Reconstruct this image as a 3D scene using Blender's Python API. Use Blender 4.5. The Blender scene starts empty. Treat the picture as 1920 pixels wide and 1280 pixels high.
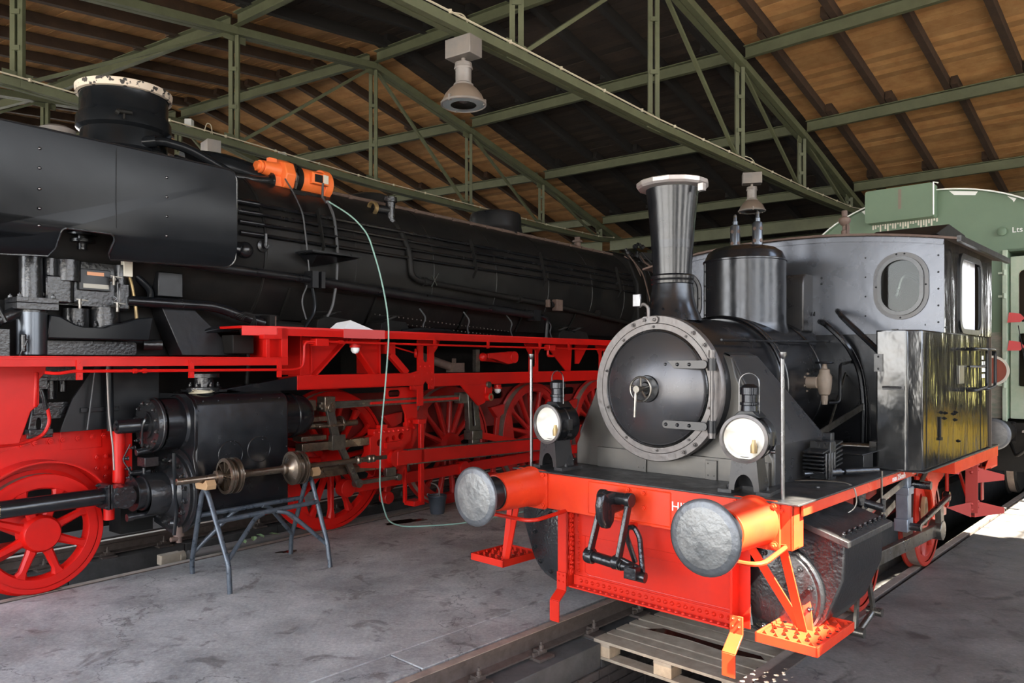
import bpy, bmesh, math, random
from mathutils import Vector, Matrix
from mathutils.geometry import tessellate_polygon
random.seed(7)
C = bpy.context.scene.collection
SC = bpy.context.scene
RAD = math.radians

# ------------------------------------------------------------------ camera, world, sun, exposure
cam_d = bpy.data.cameras.new('camera'); cam = bpy.data.objects.new('camera', cam_d); C.objects.link(cam)
cam.location = (0, 0, 1.95); cam.rotation_euler = (RAD(90), 0, 0)
cam_d.sensor_width = 36; cam_d.lens = 36 * 1410 / 1920; cam_d.shift_y = 36 / 1920
cam_d.clip_start = 0.05; cam_d.clip_end = 400
SC.camera = cam

W = bpy.data.worlds.new('world'); SC.world = W; W.use_nodes = True
nt = W.node_tree; nt.nodes.clear()
wo = nt.nodes.new('ShaderNodeOutputWorld'); bg = nt.nodes.new('ShaderNodeBackground')
tc = nt.nodes.new('ShaderNodeTexCoord'); sp = nt.nodes.new('ShaderNodeSeparateXYZ'); cr = nt.nodes.new('ShaderNodeValToRGB')
nt.links.new(tc.outputs['Generated'], sp.inputs[0]); nt.links.new(sp.outputs['Z'], cr.inputs[0])
cr.color_ramp.elements[0].position = 0.0; cr.color_ramp.elements[0].color = (1.0, 0.98, 0.93, 1)
cr.color_ramp.elements[1].position = 0.6; cr.color_ramp.elements[1].color = (0.50, 0.68, 1.0, 1)
nt.links.new(cr.outputs[0], bg.inputs['Color']); bg.inputs['Strength'].default_value = 9.0
nt.links.new(bg.outputs[0], wo.inputs['Surface'])

SM_TH = RAD(43.3); SM_O = (0.37, 4.56)          # small locomotive: heading and buffer line
BG_TH = RAD(37.9); BG_O = (-3.94, 6.3)          # big locomotive: heading, leading wheel face
def sl(t, s, z, th=SM_TH, o=SM_O):
    return Vector((o[0] + t*math.cos(th) + s*math.sin(th), o[1] - t*math.sin(th) + s*math.cos(th), z))
sun_d = bpy.data.lights.new('sun', 'SUN'); sun_d.energy = 75.0; sun_d.angle = 0.009; sun_d.color = (1, 0.93, 0.80)
sun = bpy.data.objects.new('sun', sun_d); C.objects.link(sun)
SUNV = sl(-0.27, 0.05, -0.35, o=(0, 0)).normalized()       # direction the light travels
sun.rotation_euler = SUNV.to_track_quat('-Z', 'Y').to_euler()

vs = SC.view_settings; vs.view_transform = 'Standard'; vs.look = 'None'; vs.gamma = 1; vs.exposure = 0.22
vs.use_curve_mapping = False

# ------------------------------------------------------------------ helpers
class MB:
    def __init__(s): s.v = []; s.f = []
    def add(s, vs_, fs):
        n = len(s.v); s.v += [tuple(v) for v in vs_]; s.f += [tuple(i + n for i in f) for f in fs]; return s
    def box(s, x0, x1, y0, y1, z0, z1):
        x0, x1 = min(x0, x1), max(x0, x1); y0, y1 = min(y0, y1), max(y0, y1); z0, z1 = min(z0, z1), max(z0, z1)
        return s.add([(x0,y0,z0),(x1,y0,z0),(x1,y1,z0),(x0,y1,z0),(x0,y0,z1),(x1,y0,z1),(x1,y1,z1),(x0,y1,z1)],
              [(0,3,2,1),(4,5,6,7),(0,1,5,4),(1,2,6,5),(2,3,7,6),(3,0,4,7)])
    def bar(s, a, b, w, h, up=(0,0,1)):
        a = Vector(a); b = Vector(b); d = (b-a).normalized(); u = Vector(up)
        if abs(d.dot(u)) > .98: u = Vector((1,0,0))
        r = d.cross(u).normalized(); u = r.cross(d).normalized(); r *= w/2; u *= h/2
        return s.add([a-r-u,a+r-u,a+r+u,a-r+u,b-r-u,b+r-u,b+r+u,b-r+u],
              [(0,3,2,1),(4,5,6,7),(0,1,5,4),(1,2,6,5),(2,3,7,6),(3,0,4,7)])
    def lathe(s, prof, o, ax, n=24, cap=True, a0=0, a1=2*math.pi):
        o = Vector(o); ax = Vector(ax).normalized(); t = Vector((0,0,1)) if abs(ax.z) < .9 else Vector((1,0,0))
        u = ax.cross(t).normalized(); w = ax.cross(u).normalized()
        full = abs(a1-a0-2*math.pi) < 1e-6; m = n if full else n+1
        vs_ = []
        for (r, h) in prof:
            for i in range(m):
                a = a0 + (a1-a0)*i/n; vs_.append(o + ax*h + (u*math.cos(a) + w*math.sin(a))*r)
        fs = []
        for k in range(len(prof)-1):
            for i in range(n):
                j = (i+1) % m; fs.append((k*m+i, k*m+j, (k+1)*m+j, (k+1)*m+i))
        if cap and full:
            if prof[0][0] > 1e-5: fs.append(tuple(range(m-1, -1, -1)))
            if prof[-1][0] > 1e-5: fs.append(tuple((len(prof)-1)*m+i for i in range(m)))
        return s.add(vs_, fs)
    def cyl(s, a, b, r, r2=None, n=16):
        a = Vector(a); b = Vector(b); r2 = r if r2 is None else r2
        return s.lathe([(r,0),(r2,(b-a).length)], a, b-a, n)
    def tube(s, pts, r, n=8, fil=0.0, closed=False):
        P = [Vector(p) for p in pts]
        if fil > 0 and len(P) > 2:
            Q = [P[0]]
            for i in range(1, len(P)-1):
                a, b, c = P[i-1], P[i], P[i+1]; f = min(fil, (a-b).length*.45, (c-b).length*.45)
                p0 = b+(a-b).normalized()*f; p1 = b+(c-b).normalized()*f
                for k in range(6):
                    t = k/5; Q.append(p0*(1-t)**2 + b*2*t*(1-t) + p1*t*t)
            Q.append(P[-1]); P = Q
        m = len(P); T = []
        for i in range(m):
            if closed: d = P[(i+1) % m]-P[i-1]
            else: d = P[min(i+1, m-1)]-P[max(i-1, 0)]
            T.append(d.normalized())
        u = T[0].orthogonal().normalized(); vs_ = []; 
        for i in range(m):
            u = (u - T[i]*u.dot(T[i])).normalized(); w = T[i].cross(u)
            for k in range(n):
                a = 2*math.pi*k/n; vs_.append(P[i] + (u*math.cos(a)+w*math.sin(a))*r)
        fs = []
        for i in range(m if closed else m-1):
            i2 = (i+1) % m
            for k in range(n):
                k2 = (k+1) % n; fs.append((i*n+k, i*n+k2, i2*n+k2, i2*n+k))
        if not closed: fs += [tuple(range(n-1,-1,-1)), tuple((m-1)*n+k for k in range(n))]
        return s.add(vs_, fs)
    def ring(s, o, ax, R, r, n=28, k=8):
        o = Vector(o); ax = Vector(ax).normalized(); u = ax.orthogonal().normalized(); w = ax.cross(u)
        return s.tube([o+(u*math.cos(2*math.pi*i/n)+w*math.sin(2*math.pi*i/n))*R for i in range(n)], r, k, closed=True)
    def poly(s, pts, plane, a, b, holes=()):
        """extrude a 2-D outline; plane 'x' = outline in (y,z), 'y' = (x,z), 'z' = (x,y)"""
        def to3(p, h):
            return {'x': (h,p[0],p[1]), 'y': (p[0],h,p[1]), 'z': (p[0],p[1],h)}[plane]
        loops = [list(pts)] + [list(h) for h in holes]
        tri = tessellate_polygon([[Vector((p[0],p[1],0)) for p in l] for l in loops])
        allp = [p for l in loops for p in l]; n = len(allp)
        vs_ = [to3(p, a) for p in allp] + [to3(p, b) for p in allp]
        fs = [t for t in tri] + [tuple(n+i for i in reversed(t)) for t in tri]
        k = 0
        for l in loops:
            m = len(l)
            for i in range(m): fs.append((k+i, k+(i+1) % m, n+k+(i+1) % m, n+k+i))
            k += m
        return s.add(vs_, fs)
    def rivet(s, p, ax, r=.011, h=None):
        h = r*.75 if h is None else h
        return s.lathe([(r,0),(r*.78,h*.62),(r*.35,h)], p, ax, 7)
    def bolt(s, p, ax, r=.016, h=.018):
        s.lathe([(r*1.35,0),(r*1.35,h*.2)], p, ax, 10)
        s.lathe([(r,h*.2),(r,h),(r*.9,h*1.08)], p, ax, 6)
        return s.lathe([(r*.5,h),(r*.5,h*1.5),(r*.35,h*1.65)], p, ax, 7)
    def ball(s, c, r, n=12):
        return s.lathe([(r*math.sin(math.pi*i/8), -r*math.cos(math.pi*i/8)) for i in range(9)], c, (0,0,1), n, cap=False)

def obj(name, mb, m, parent=None, bev=0, label=None, ang=38, smooth=True, kind=None):
    me = bpy.data.meshes.new(name); me.from_pydata(mb.v, [], mb.f)
    b = bmesh.new(); b.from_mesh(me); bmesh.ops.recalc_face_normals(b, faces=b.faces); b.to_mesh(me); b.free()
    if smooth:
        me.shade_smooth(); me.set_sharp_from_angle(angle=RAD(ang))
    me.materials.append(m)
    if kind is None and ('bolt' in name or 'rivet' in name) and parent is not None: kind = 'stuff'
    o = bpy.data.objects.new(name, me); C.objects.link(o)
    if parent is not None: o.parent = parent
    if bev:
        md = o.modifiers.new('bevel', 'BEVEL'); md.width = bev; md.segments = 2; md.limit_method = 'ANGLE'; md.angle_limit = RAD(40)
    if label: o['label'] = label
    if kind: o['kind'] = kind
    return o
def tag(o, label, cat, group=None):
    o['label'] = label; o['category'] = cat
    if group: o['group'] = group
    return o
def thing(name, label, cat, loc=(0,0,0), rz=0, group=None):
    o = bpy.data.objects.new(name, None); C.objects.link(o); o.location = loc; o.rotation_euler = (0,0,rz)
    o.empty_display_size = .2
    return tag(o, label, cat, group)
def struct(name, mb, m, **k):
    o = obj(name, mb, m, **k); o['kind'] = 'structure'; return o
def text_obj(name, body, size, m, mat4, parent=None, label=None, ext=.0015):
    cu = bpy.data.curves.new(name, 'FONT'); cu.body = body; cu.size = size; cu.extrude = ext; cu.align_x = 'LEFT'
    o0 = bpy.data.objects.new(name+'_tmp', cu); C.objects.link(o0)
    bpy.context.view_layer.update()
    me = bpy.data.meshes.new_from_object(o0.evaluated_get(bpy.context.evaluated_depsgraph_get()))
    bpy.data.objects.remove(o0); me.transform(mat4); me.materials.clear(); me.materials.append(m)
    o = bpy.data.objects.new(name, me); C.objects.link(o)
    if parent is not None: o.parent = parent
    if label: o['label'] = label
    return o
def axes(org, ex, ey):
    ex = Vector(ex).normalized(); ey = Vector(ey).normalized(); ez = ex.cross(ey)
    m = Matrix((ex, ey, ez)).transposed().to_4x4(); m.translation = Vector(org); return m
def circ(cx, cy, r, n=20, a0=0, a1=360, inc=False, ry=None):
    ry = r if ry is None else ry
    m = n+1 if inc else n
    return [(cx+r*math.cos(RAD(a0+(a1-a0)*i/n)), cy+ry*math.sin(RAD(a0+(a1-a0)*i/n))) for i in range(m)]
def rrect(x0, x1, y0, y1, r, n=5):
    P = []
    for cx, cy, a in ((x1-r,y1-r,0),(x0+r,y1-r,90),(x0+r,y0+r,180),(x1-r,y0+r,270)):
        P += circ(cx, cy, r, n, a, a+90, True)
    return P

# ------------------------------------------------------------------ materials
def mat(name, col, rough=.5, metal=0.0, bump=0.0, bscale=20, noise=None, nscale=6, rvar=0.0, coat=0.0, stretch=None, island=0.0, spec=None, detail=5):
    m = bpy.data.materials.new(name); m.use_nodes = True; N = m.node_tree.nodes; L = m.node_tree.links
    b = N['Principled BSDF']; b.inputs['Base Color'].default_value = (*col, 1); b.inputs['Roughness'].default_value = rough
    b.inputs['Metallic'].default_value = metal
    if coat: b.inputs['Coat Weight'].default_value = coat; b.inputs['Coat Roughness'].default_value = .12
    if spec is not None: b.inputs['Specular IOR Level'].default_value = spec
    t = N.new('ShaderNodeTexCoord'); mp = N.new('ShaderNodeMapping'); L.new(t.outputs['Object'], mp.inputs[0])
    if stretch: mp.inputs['Scale'].default_value = stretch
    csock = None
    if noise is not None:
        n1 = N.new('ShaderNodeTexNoise'); n1.inputs['Scale'].default_value = nscale; n1.inputs['Detail'].default_value = detail; n1.inputs['Roughness'].default_value = .62
        L.new(mp.outputs[0], n1.inputs['Vector'])
        r = N.new('ShaderNodeValToRGB'); r.color_ramp.elements[0].position = .30; r.color_ramp.elements[1].position = .74
        r.color_ramp.elements[0].color = (*col, 1); r.color_ramp.elements[1].color = (*noise, 1)
        L.new(n1.outputs[0], r.inputs[0]); csock = r.outputs[0]
        if rvar:
            mr = N.new('ShaderNodeMapRange'); mr.inputs[1].default_value = .3; mr.inputs[2].default_value = .7
            mr.inputs[3].default_value = max(.03, rough-rvar); mr.inputs[4].default_value = min(1, rough+rvar)
            L.new(n1.outputs[0], mr.inputs[0]); L.new(mr.outputs[0], b.inputs['Roughness'])
    if island:
        g = N.new('ShaderNodeNewGeometry'); mx = N.new('ShaderNodeHueSaturation'); mr = N.new('ShaderNodeMapRange')
        mr.inputs[3].default_value = 1-island; mr.inputs[4].default_value = 1+island*.6
        L.new(g.outputs['Random Per Island'], mr.inputs[0]); L.new(mr.outputs[0], mx.inputs['Value'])
        if csock: L.new(csock, mx.inputs['Color'])
        else: mx.inputs['Color'].default_value = (*col, 1)
        csock = mx.outputs[0]
    if csock: L.new(csock, b.inputs['Base Color'])
    if bump:
        n2 = N.new('ShaderNodeTexNoise'); n2.inputs['Scale'].default_value = bscale; n2.inputs['Detail'].default_value = 4
        L.new(mp.outputs[0], n2.inputs['Vector']); bp = N.new('ShaderNodeBump'); bp.inputs['Strength'].default_value = bump
        bp.inputs['Distance'].default_value = .012; L.new(n2.outputs[0], bp.inputs['Height']); L.new(bp.outputs[0], b.inputs['Normal'])
        if coat: L.new(bp.outputs[0], b.inputs['Coat Normal'])
    return m
M = {}
M['gloss'] = mat('gloss_black', (.005,.0055,.007), .24, bump=.14, bscale=9, noise=(.010,.010,.011), nscale=5, rvar=.05, spec=.6)
M['panel'] = mat('wavy_black_panel', (.006,.0065,.007), .15, bump=1.0, bscale=2.6, noise=(.02,.02,.02), nscale=3, rvar=.05, spec=.9, stretch=(1,2.2,.7))
M['smokebox'] = mat('smokebox_grey', (.042,.042,.045), .30, metal=.45, bump=.10, bscale=9, noise=(.066,.062,.058), nscale=4, rvar=.05)
M['saddle'] = mat('saddle_warm_grey', (.085,.080,.074), .33, metal=.5, bump=.12, bscale=8, noise=(.12,.11,.095), nscale=3, rvar=.06)
M['bluesteel'] = mat('dark_blued_fitting', (.10,.11,.125), .30, metal=.8)
M['cabfront'] = mat('cab_front_sheen', (.085,.090,.102), .27, metal=.6, bump=.22, bscale=5, noise=(.110,.115,.130), nscale=2.2, rvar=.05)
M['door'] = mat('smokebox_door_black', (.060,.062,.070), .27, metal=.6, bump=.05, bscale=6, noise=(.080,.074,.072), nscale=2, rvar=.05)
M['ring'] = mat('bare_ring_metal', (.10,.095,.092), .40, metal=.6, bump=.25, bscale=26, noise=(.17,.15,.14), nscale=9, rvar=.1)
M['semi'] = mat('semi_black', (.006,.0065,.008), .33, bump=.15, bscale=12, noise=(.012,.012,.013), nscale=5, rvar=.07, spec=.45)
M['boiler'] = mat('sooty_boiler_black', (.006,.006,.0065), .40, bump=.2, bscale=8, noise=(.015,.0135,.012), nscale=2.5, rvar=.08, spec=.4)
M['dull'] = mat('dull_black', (.005,.005,.005), .6, bump=.2, bscale=14, noise=(.013,.0115,.010), nscale=5, spec=.22)
M['deflect'] = mat('deflector_grey', (.006,.007,.0085), .20, bump=.06, bscale=3, noise=(.013,.014,.016), nscale=1.6, rvar=.04, spec=.16)
M['cast'] = mat('cast_black', (.012,.0125,.014), .24, metal=.1, bump=.30, bscale=38, noise=(.015,.015,.016), nscale=14, rvar=.03, spec=.7)
M['deck'] = mat('deck_black', (.014,.014,.015), .45, bump=.3, bscale=30, noise=(.034,.032,.031), nscale=7, rvar=.12)
M['red'] = mat('frame_red', (.56,.008,.005), .36, spec=.3, bump=.04, bscale=18, noise=(.46,.008,.005), nscale=3, rvar=.07)
M['deepred'] = mat('shaded_inner_red', (.16,.006,.004), .5)  # frame red darkened to carry the shade between the frames
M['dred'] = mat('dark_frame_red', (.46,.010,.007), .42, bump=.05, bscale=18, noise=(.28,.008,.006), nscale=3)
M['ored'] = mat('beam_orange_red', (.70,.052,.014), .32, spec=.35, bump=.06, bscale=14, noise=(.60,.034,.012), nscale=4, rvar=.07)
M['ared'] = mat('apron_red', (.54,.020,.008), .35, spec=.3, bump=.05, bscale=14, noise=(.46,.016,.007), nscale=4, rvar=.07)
M['bred'] = mat('side_red_brown', (.40,.030,.014), .40, bump=.06, bscale=14, noise=(.30,.02,.012), nscale=5)
M['steel'] = mat('bright_steel', (.20,.20,.205), .30, metal=1, bump=.08, bscale=30, noise=(.14,.135,.13), nscale=9, rvar=.08)
M['oily'] = mat('oily_steel', (.26,.245,.22), .34, metal=.9, bump=.08, bscale=30, noise=(.10,.085,.065), nscale=8, rvar=.1)
M['brown'] = mat('browned_steel', (.32,.255,.195), .32, metal=.9, bump=.06, bscale=30, noise=(.12,.085,.06), nscale=7, rvar=.1)
M['stand'] = mat('stand_paint', (.045,.055,.068), .34, metal=.3, bump=.15, bscale=40, noise=(.10,.115,.135), nscale=16, rvar=.12)
M['buffer'] = mat('buffer_face_steel', (.15,.155,.155), .42, metal=.6, bump=.45, bscale=24, noise=(.26,.255,.24), nscale=9, rvar=.12)
M['bufrim'] = mat('buffer_rim_steel', (.12,.125,.13), .40, metal=.6, bump=.35, bscale=24, noise=(.15,.155,.165), nscale=9, rvar=.1)
M['white_metal'] = mat('pale_nickel_rim', (.42,.39,.37), .35, metal=.6, bump=.1, bscale=20, noise=(.45,.40,.37), nscale=9)
M['cream'] = mat('flaking_cream', (.62,.52,.42), .6, bump=.2, bscale=30, noise=(.60,.50,.40), nscale=9)
def flake():
    m = M['cream']; N = m.node_tree.nodes; L = m.node_tree.links
    n = N.new('ShaderNodeTexNoise'); n.inputs['Scale'].default_value = 13; n.inputs['Detail'].default_value = 6
    t = N.new('ShaderNodeTexCoord'); L.new(t.outputs['Object'], n.inputs['Vector'])
    r = N.new('ShaderNodeValToRGB'); r.color_ramp.elements[0].position = .555; r.color_ramp.elements[1].position = .575
    r.color_ramp.elements[0].color = (.62,.52,.42,1); r.color_ramp.elements[1].color = (.03,.025,.022,1)
    L.new(n.outputs[0], r.inputs[0]); L.new(r.outputs[0], N['Principled BSDF'].inputs['Base Color'])
flake()
M['green'] = mat('truss_green', (.105,.112,.060), .6, bump=.15, bscale=25, noise=(.075,.080,.042), nscale=4)
M['board'] = mat('roof_board', (.50,.275,.11), .75, bump=.35, bscale=9, noise=(.34,.15,.05), nscale=3.5, island=.30, stretch=(1,1,1))
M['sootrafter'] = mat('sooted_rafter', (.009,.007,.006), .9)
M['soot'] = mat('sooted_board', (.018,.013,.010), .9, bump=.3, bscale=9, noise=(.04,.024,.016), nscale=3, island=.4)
M['rafter'] = mat('rafter_wood', (.030,.016,.009), .85, bump=.4, bscale=12, noise=(.055,.028,.014), nscale=5)
M['rail'] = mat('rail_rust', (.075,.058,.048), .6, metal=.3, bump=.3, bscale=35, noise=(.13,.10,.085), nscale=14)
M['railtop'] = mat('rail_head', (.42,.33,.27), .45, metal=.2, bump=.15, bscale=25, noise=(.22,.17,.14), nscale=8)
M['pallet'] = mat('pallet_wood', (.44,.36,.27), .8, bump=.35, bscale=14, noise=(.26,.205,.15), nscale=7, island=.2)
M['block'] = mat('pallet_block_wood', (.60,.46,.31), .8, bump=.3, bscale=20, noise=(.33,.24,.16), nscale=7)
M['wood'] = mat('raw_wood', (.40,.25,.13), .7, bump=.25, bscale=20, noise=(.36,.21,.10), nscale=7)
M['brick'] = mat('pit_brick', (.085,.068,.058), .85, bump=.4, bscale=22, noise=(.14,.11,.095), nscale=7, island=.35)
M['mortar'] = mat('pit_mortar', (.085,.08,.075), .9, bump=.3, bscale=20, noise=(.05,.047,.043), nscale=6)
M['coach'] = mat('coach_green', (.135,.200,.130), .55, bump=.08, bscale=6, noise=(.115,.175,.115), nscale=2.5)
M['camo'] = mat('camouflage_paint', (.13,.17,.12), .65, bump=.2, bscale=9, noise=(.33,.27,.23), nscale=7, stretch=(1,1,2.2))
M['palegreen'] = mat('worn_pale_green', (.32,.40,.30), .6, bump=.15, bscale=12, noise=(.42,.46,.36), nscale=9)
M['white'] = mat('white_enamel', (.85,.85,.83), .4)
M['offwhite'] = mat('weathered_white', (.66,.62,.52), .5, bump=.05, bscale=12, noise=(.58,.54,.45), nscale=9)
M['disc'] = mat('disc_red_brown', (.26,.065,.04), .5)
M['lampgrey'] = mat('lamp_grey', (.20,.185,.18), .45, metal=.35, bump=.05, bscale=20, noise=(.28,.24,.21), nscale=6)
M['lampbrown'] = mat('dusty_reflector', (.20,.15,.115), .5, metal=.2, noise=(.22,.17,.13), nscale=6, bump=.05)
M['boxgrey'] = mat('box_grey', (.50,.50,.48), .5)
M['orange'] = mat('motor_orange', (.95,.20,.045), .42, bump=.04, bscale=20, noise=(.85,.16,.035), nscale=6)
M['hose'] = mat('hose_green', (.26,.42,.36), .45)
M['cable'] = mat('pale_cable', (.52,.46,.34), .55)
M['greycable'] = mat('grey_cable', (.07,.07,.073), .5)
M['linksteel'] = mat('blue_grey_link_steel', (.30,.34,.39), .38, metal=.6, bump=.08, bscale=30, noise=(.20,.22,.25), nscale=9)
M['stepred'] = mat('cab_step_red', (.38,.035,.025), .5)
M['brass'] = mat('old_brass', (.42,.29,.13), .42, metal=.7, bump=.1, bscale=30, noise=(.30,.22,.12), nscale=9)
M['beige'] = mat('insulated_valve_beige', (.20,.155,.115), .6, bump=.35, bscale=26, noise=(.17,.13,.10), nscale=12)
M['rust'] = mat('rust_brown', (.13,.085,.065), .7, bump=.3, bscale=26, noise=(.08,.05,.04), nscale=9)
M['curtain'] = mat('pale_curtain', (.75,.76,.78), .7, bump=.3, bscale=9, stretch=(6,6,.3))
M['inside'] = mat('brown_interior', (.10,.075,.055), .8)
M['paper'] = mat('white_paper', (.80,.80,.82), .6)
M['leaf'] = mat('pale_leaf', (.30,.42,.20), .6)
M['bucket'] = mat('bucket_grey', (.05,.06,.075), .4, metal=.3, bump=.05, bscale=20, noise=(.08,.09,.11), nscale=8)
M['plate'] = mat('maker_plate', (.28,.26,.22), .4, metal=.8)
M['copperplate'] = mat('copper_plate', (.42,.20,.11), .4, metal=.8)
M['warnred'] = mat('warning_red', (.65,.03,.02), .5)
M['flagred'] = mat('flag_red', (.62,.08,.08), .6)
M['doororange'] = mat('door_orange', (.75,.19,.03), .5)
def glassy(name, col, rough=.03, alpha=.25):
    m = bpy.data.materials.new(name); m.use_nodes = True; N = m.node_tree.nodes; L = m.node_tree.links; N.clear()
    o = N.new('ShaderNodeOutputMaterial'); mx = N.new('ShaderNodeMixShader'); t = N.new('ShaderNodeBsdfTransparent'); g = N.new('ShaderNodeBsdfGlossy'); f = N.new('ShaderNodeFresnel')
    f.inputs[0].default_value = 1.28; t.inputs[0].default_value = (*col, 1); g.inputs['Roughness'].default_value = rough
    ad = N.new('ShaderNodeMath'); ad.operation = 'ADD'; ad.inputs[1].default_value = alpha
    L.new(f.outputs[0], ad.inputs[0]); L.new(ad.outputs[0], mx.inputs[0]); L.new(t.outputs[0], mx.inputs[1]); L.new(g.outputs[0], mx.inputs[2]); L.new(mx.outputs[0], o.inputs['Surface'])
    return m
M['glass'] = glassy('window_glass', (.80,.84,.82), .02, .004)
M['clear'] = glassy('lamp_glass', (.95,.95,.93), .04, .01)
M['mirror'] = mat('silver_reflector', (.92,.90,.86), .12, metal=.9)
M['puddle'] = mat('oil_stain', (.028,.012,.009), .10, spec=.7)
def floor_mat(name='worn_concrete', k=1.0, w=(1,1,1)):
    m = bpy.data.materials.new(name); m.use_nodes = True; N = m.node_tree.nodes; L = m.node_tree.links
    b = N['Principled BSDF']; t = N.new('ShaderNodeTexCoord')
    def noise(sc, det=6, ro=.6, dist=0):
        n = N.new('ShaderNodeTexNoise'); n.inputs['Scale'].default_value = sc; n.inputs['Detail'].default_value = det
        n.inputs['Roughness'].default_value = ro; n.inputs['Distortion'].default_value = dist; L.new(t.outputs['Object'], n.inputs['Vector']); return n
    def ramp(src, p0, p1, c0, c1):
        r = N.new('ShaderNodeValToRGB'); r.color_ramp.elements[0].position = p0; r.color_ramp.elements[1].position = p1
        r.color_ramp.elements[0].color = (*c0,1); r.color_ramp.elements[1].color = (*c1,1); L.new(src, r.inputs[0]); return r.outputs[0]
    base = ramp(noise(1.1, 9, .7).outputs[0], .34, .68, tuple(a*k*b for a,b in zip((.230,.224,.215),w)), tuple(a*k*b for a,b in zip((.500,.490,.470),w)))
    st = ramp(noise(.85, 8, .66, .5).outputs[0], .50, .72, (1,1,1), (.58,.58,.61))
    st2 = ramp(noise(3.6, 7, .62, .8).outputs[0], .57, .64, (1,1,1), (.56,.545,.54))
    fine = ramp(noise(38, 3).outputs[0], .38, .66, (.84,.84,.84), (1.12,1.12,1.1))
    spk = ramp(noise(55, 2, .5).outputs[0], .725, .750, (0,0,0), (.35*k,.35*k,.35*k))
    vo = N.new('ShaderNodeTexVoronoi'); vo.feature = 'DISTANCE_TO_EDGE'; vo.inputs['Scale'].default_value = .33
    wv = N.new('ShaderNodeVectorMath'); wv.operation = 'ADD'; nn = noise(2.2, 5); L.new(t.outputs['Object'], wv.inputs[0]); L.new(nn.outputs['Color'], wv.inputs[1])
    L.new(wv.outputs[0], vo.inputs['Vector'])
    ck = ramp(vo.outputs['Distance'], .0006, .0032, (.42,.42,.42), (1,1,1))
    cur = base
    for x in (st, st2, fine, ck):
        mx = N.new('ShaderNodeMix'); mx.data_type = 'RGBA'; mx.blend_type = 'MULTIPLY'; mx.inputs[0].default_value = 1
        L.new(cur, mx.inputs[6]); L.new(x, mx.inputs[7]); cur = mx.outputs[2]
    mx = N.new('ShaderNodeMix'); mx.data_type = 'RGBA'; mx.blend_type = 'ADD'; mx.inputs[0].default_value = 1
    L.new(cur, mx.inputs[6]); L.new(spk, mx.inputs[7]); cur = mx.outputs[2]
    L.new(cur, b.inputs['Base Color'])
    rr = N.new('ShaderNodeMapRange'); rr.inputs[1].default_value = .3; rr.inputs[2].default_value = .7; rr.inputs[3].default_value = .45; rr.inputs[4].default_value = .72
    L.new(noise(3).outputs[0], rr.inputs[0]); L.new(rr.outputs[0], b.inputs['Roughness'])
    bp = N.new('ShaderNodeBump'); bp.inputs['Strength'].default_value = .35; bp.inputs['Distance'].default_value = .01
    L.new(noise(16, 8).outputs[0], bp.inputs['Height']); L.new(bp.outputs[0], b.inputs['Normal'])
    return m
M['floor'] = floor_mat()
M['floor_shaded'] = floor_mat('shaded_concrete', .36, (1.05,.97,.92))  # darker copy of the floor concrete; the right side's shade is in its colour
# ------------------------------------------------------------------ the round house: floor, pits, walls, roof
CX, CY = -37.89, -36.04                                    # centre of the turntable the stalls radiate from
def pol(r, deg, z): return Vector((CX + r*math.sin(RAD(deg)), CY + r*math.cos(RAD(deg)), z))
def frame2(th, o):
    return lambda t, s: (o[0] + t*math.cos(th) + s*math.sin(th), o[1] - t*math.sin(th) + s*math.cos(th))
SF = frame2(SM_TH, SM_O); BF = frame2(BG_TH, BG_O)

# floor slabs between the two pits, right of the right pit, left of the left pit
def slab(name, pts, z1=0.0, z0=-.35, m=None, bev=.006):
    return struct(name, MB().poly(pts, 'z', z0, z1), m or M['floor'], bev=bev)
fl = struct('floor', MB().poly([BF(.04,-9), BF(.04,30), SF(-1.16,26), SF(-1.16,-4.5)], 'z', -.35, 0), M['floor'], bev=.008)
strip = MB()
for i in range(16):
    s0 = -4.5 + i*2.0
    strip.poly([SF(-1.15,s0+.006), SF(-1.15,s0+1.994), SF(-.825,s0+1.994), SF(-.825,s0+.006)], 'z', -.35, .0)
sl_l = obj('edge_slab', strip, M['floor'], fl, bev=.006); sl_l['kind'] = 'structure'
slab('floor_right', [SF(.83,-4.5), SF(.83,26), SF(9,26), SF(9,-4.5)], m=M['floor_shaded'])
slab('floor_left', [BF(-1.66,-9), BF(-1.66,30), BF(-9,30), BF(-9,-9)], m=M['mortar'])  # dark material holds down the light glimpsed under the big locomotive
slab('floor_front', [SF(-9,-12), SF(-9,-5), SF(9,-5), SF(9,-12)], z1=-.003)

def pit(name, F, tl, tr, s0, s1, depth=1.0):
    """inspection pit: bottom, two ledges under the rails, brick sides"""
    m = MB().poly([F(tl,s0), F(tl,s1), F(tr,s1), F(tr,s0)], 'z', -depth-.1, -depth)
    g = struct(name, m, M['mortar'])
    for (a, b) in ((tl-.02, tl+.30), (tr-.30, tr+.02)):
        k = MB()
        s = s0
        while s < s1:
            e = min(s+1.25, s1)
            k.poly([F(a,s+.004), F(a,e-.004), F(b,e-.004), F(b,s+.004)], 'z', -.36, -.17); s = e
        o = obj('kerb_stone', k, M['mortar'], g, bev=.008); o['kind'] = 'structure'
        o2 = obj('pit_side', MB().poly([F(a,s0), F(a,s1), F(b-.03*(1 if a<tl+.1 else 0),s1), F(b-.03*(1 if a<tl+.1 else 0),s0)], 'z', -depth, -.36), M['mortar'], g)
        o2['kind'] = 'structure'
    return g
pS = pit('pit_right', SF, -.83, .83, -4, 24)
pB = pit('pit_left', BF, -1.66, .04, -8, 26)
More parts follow.
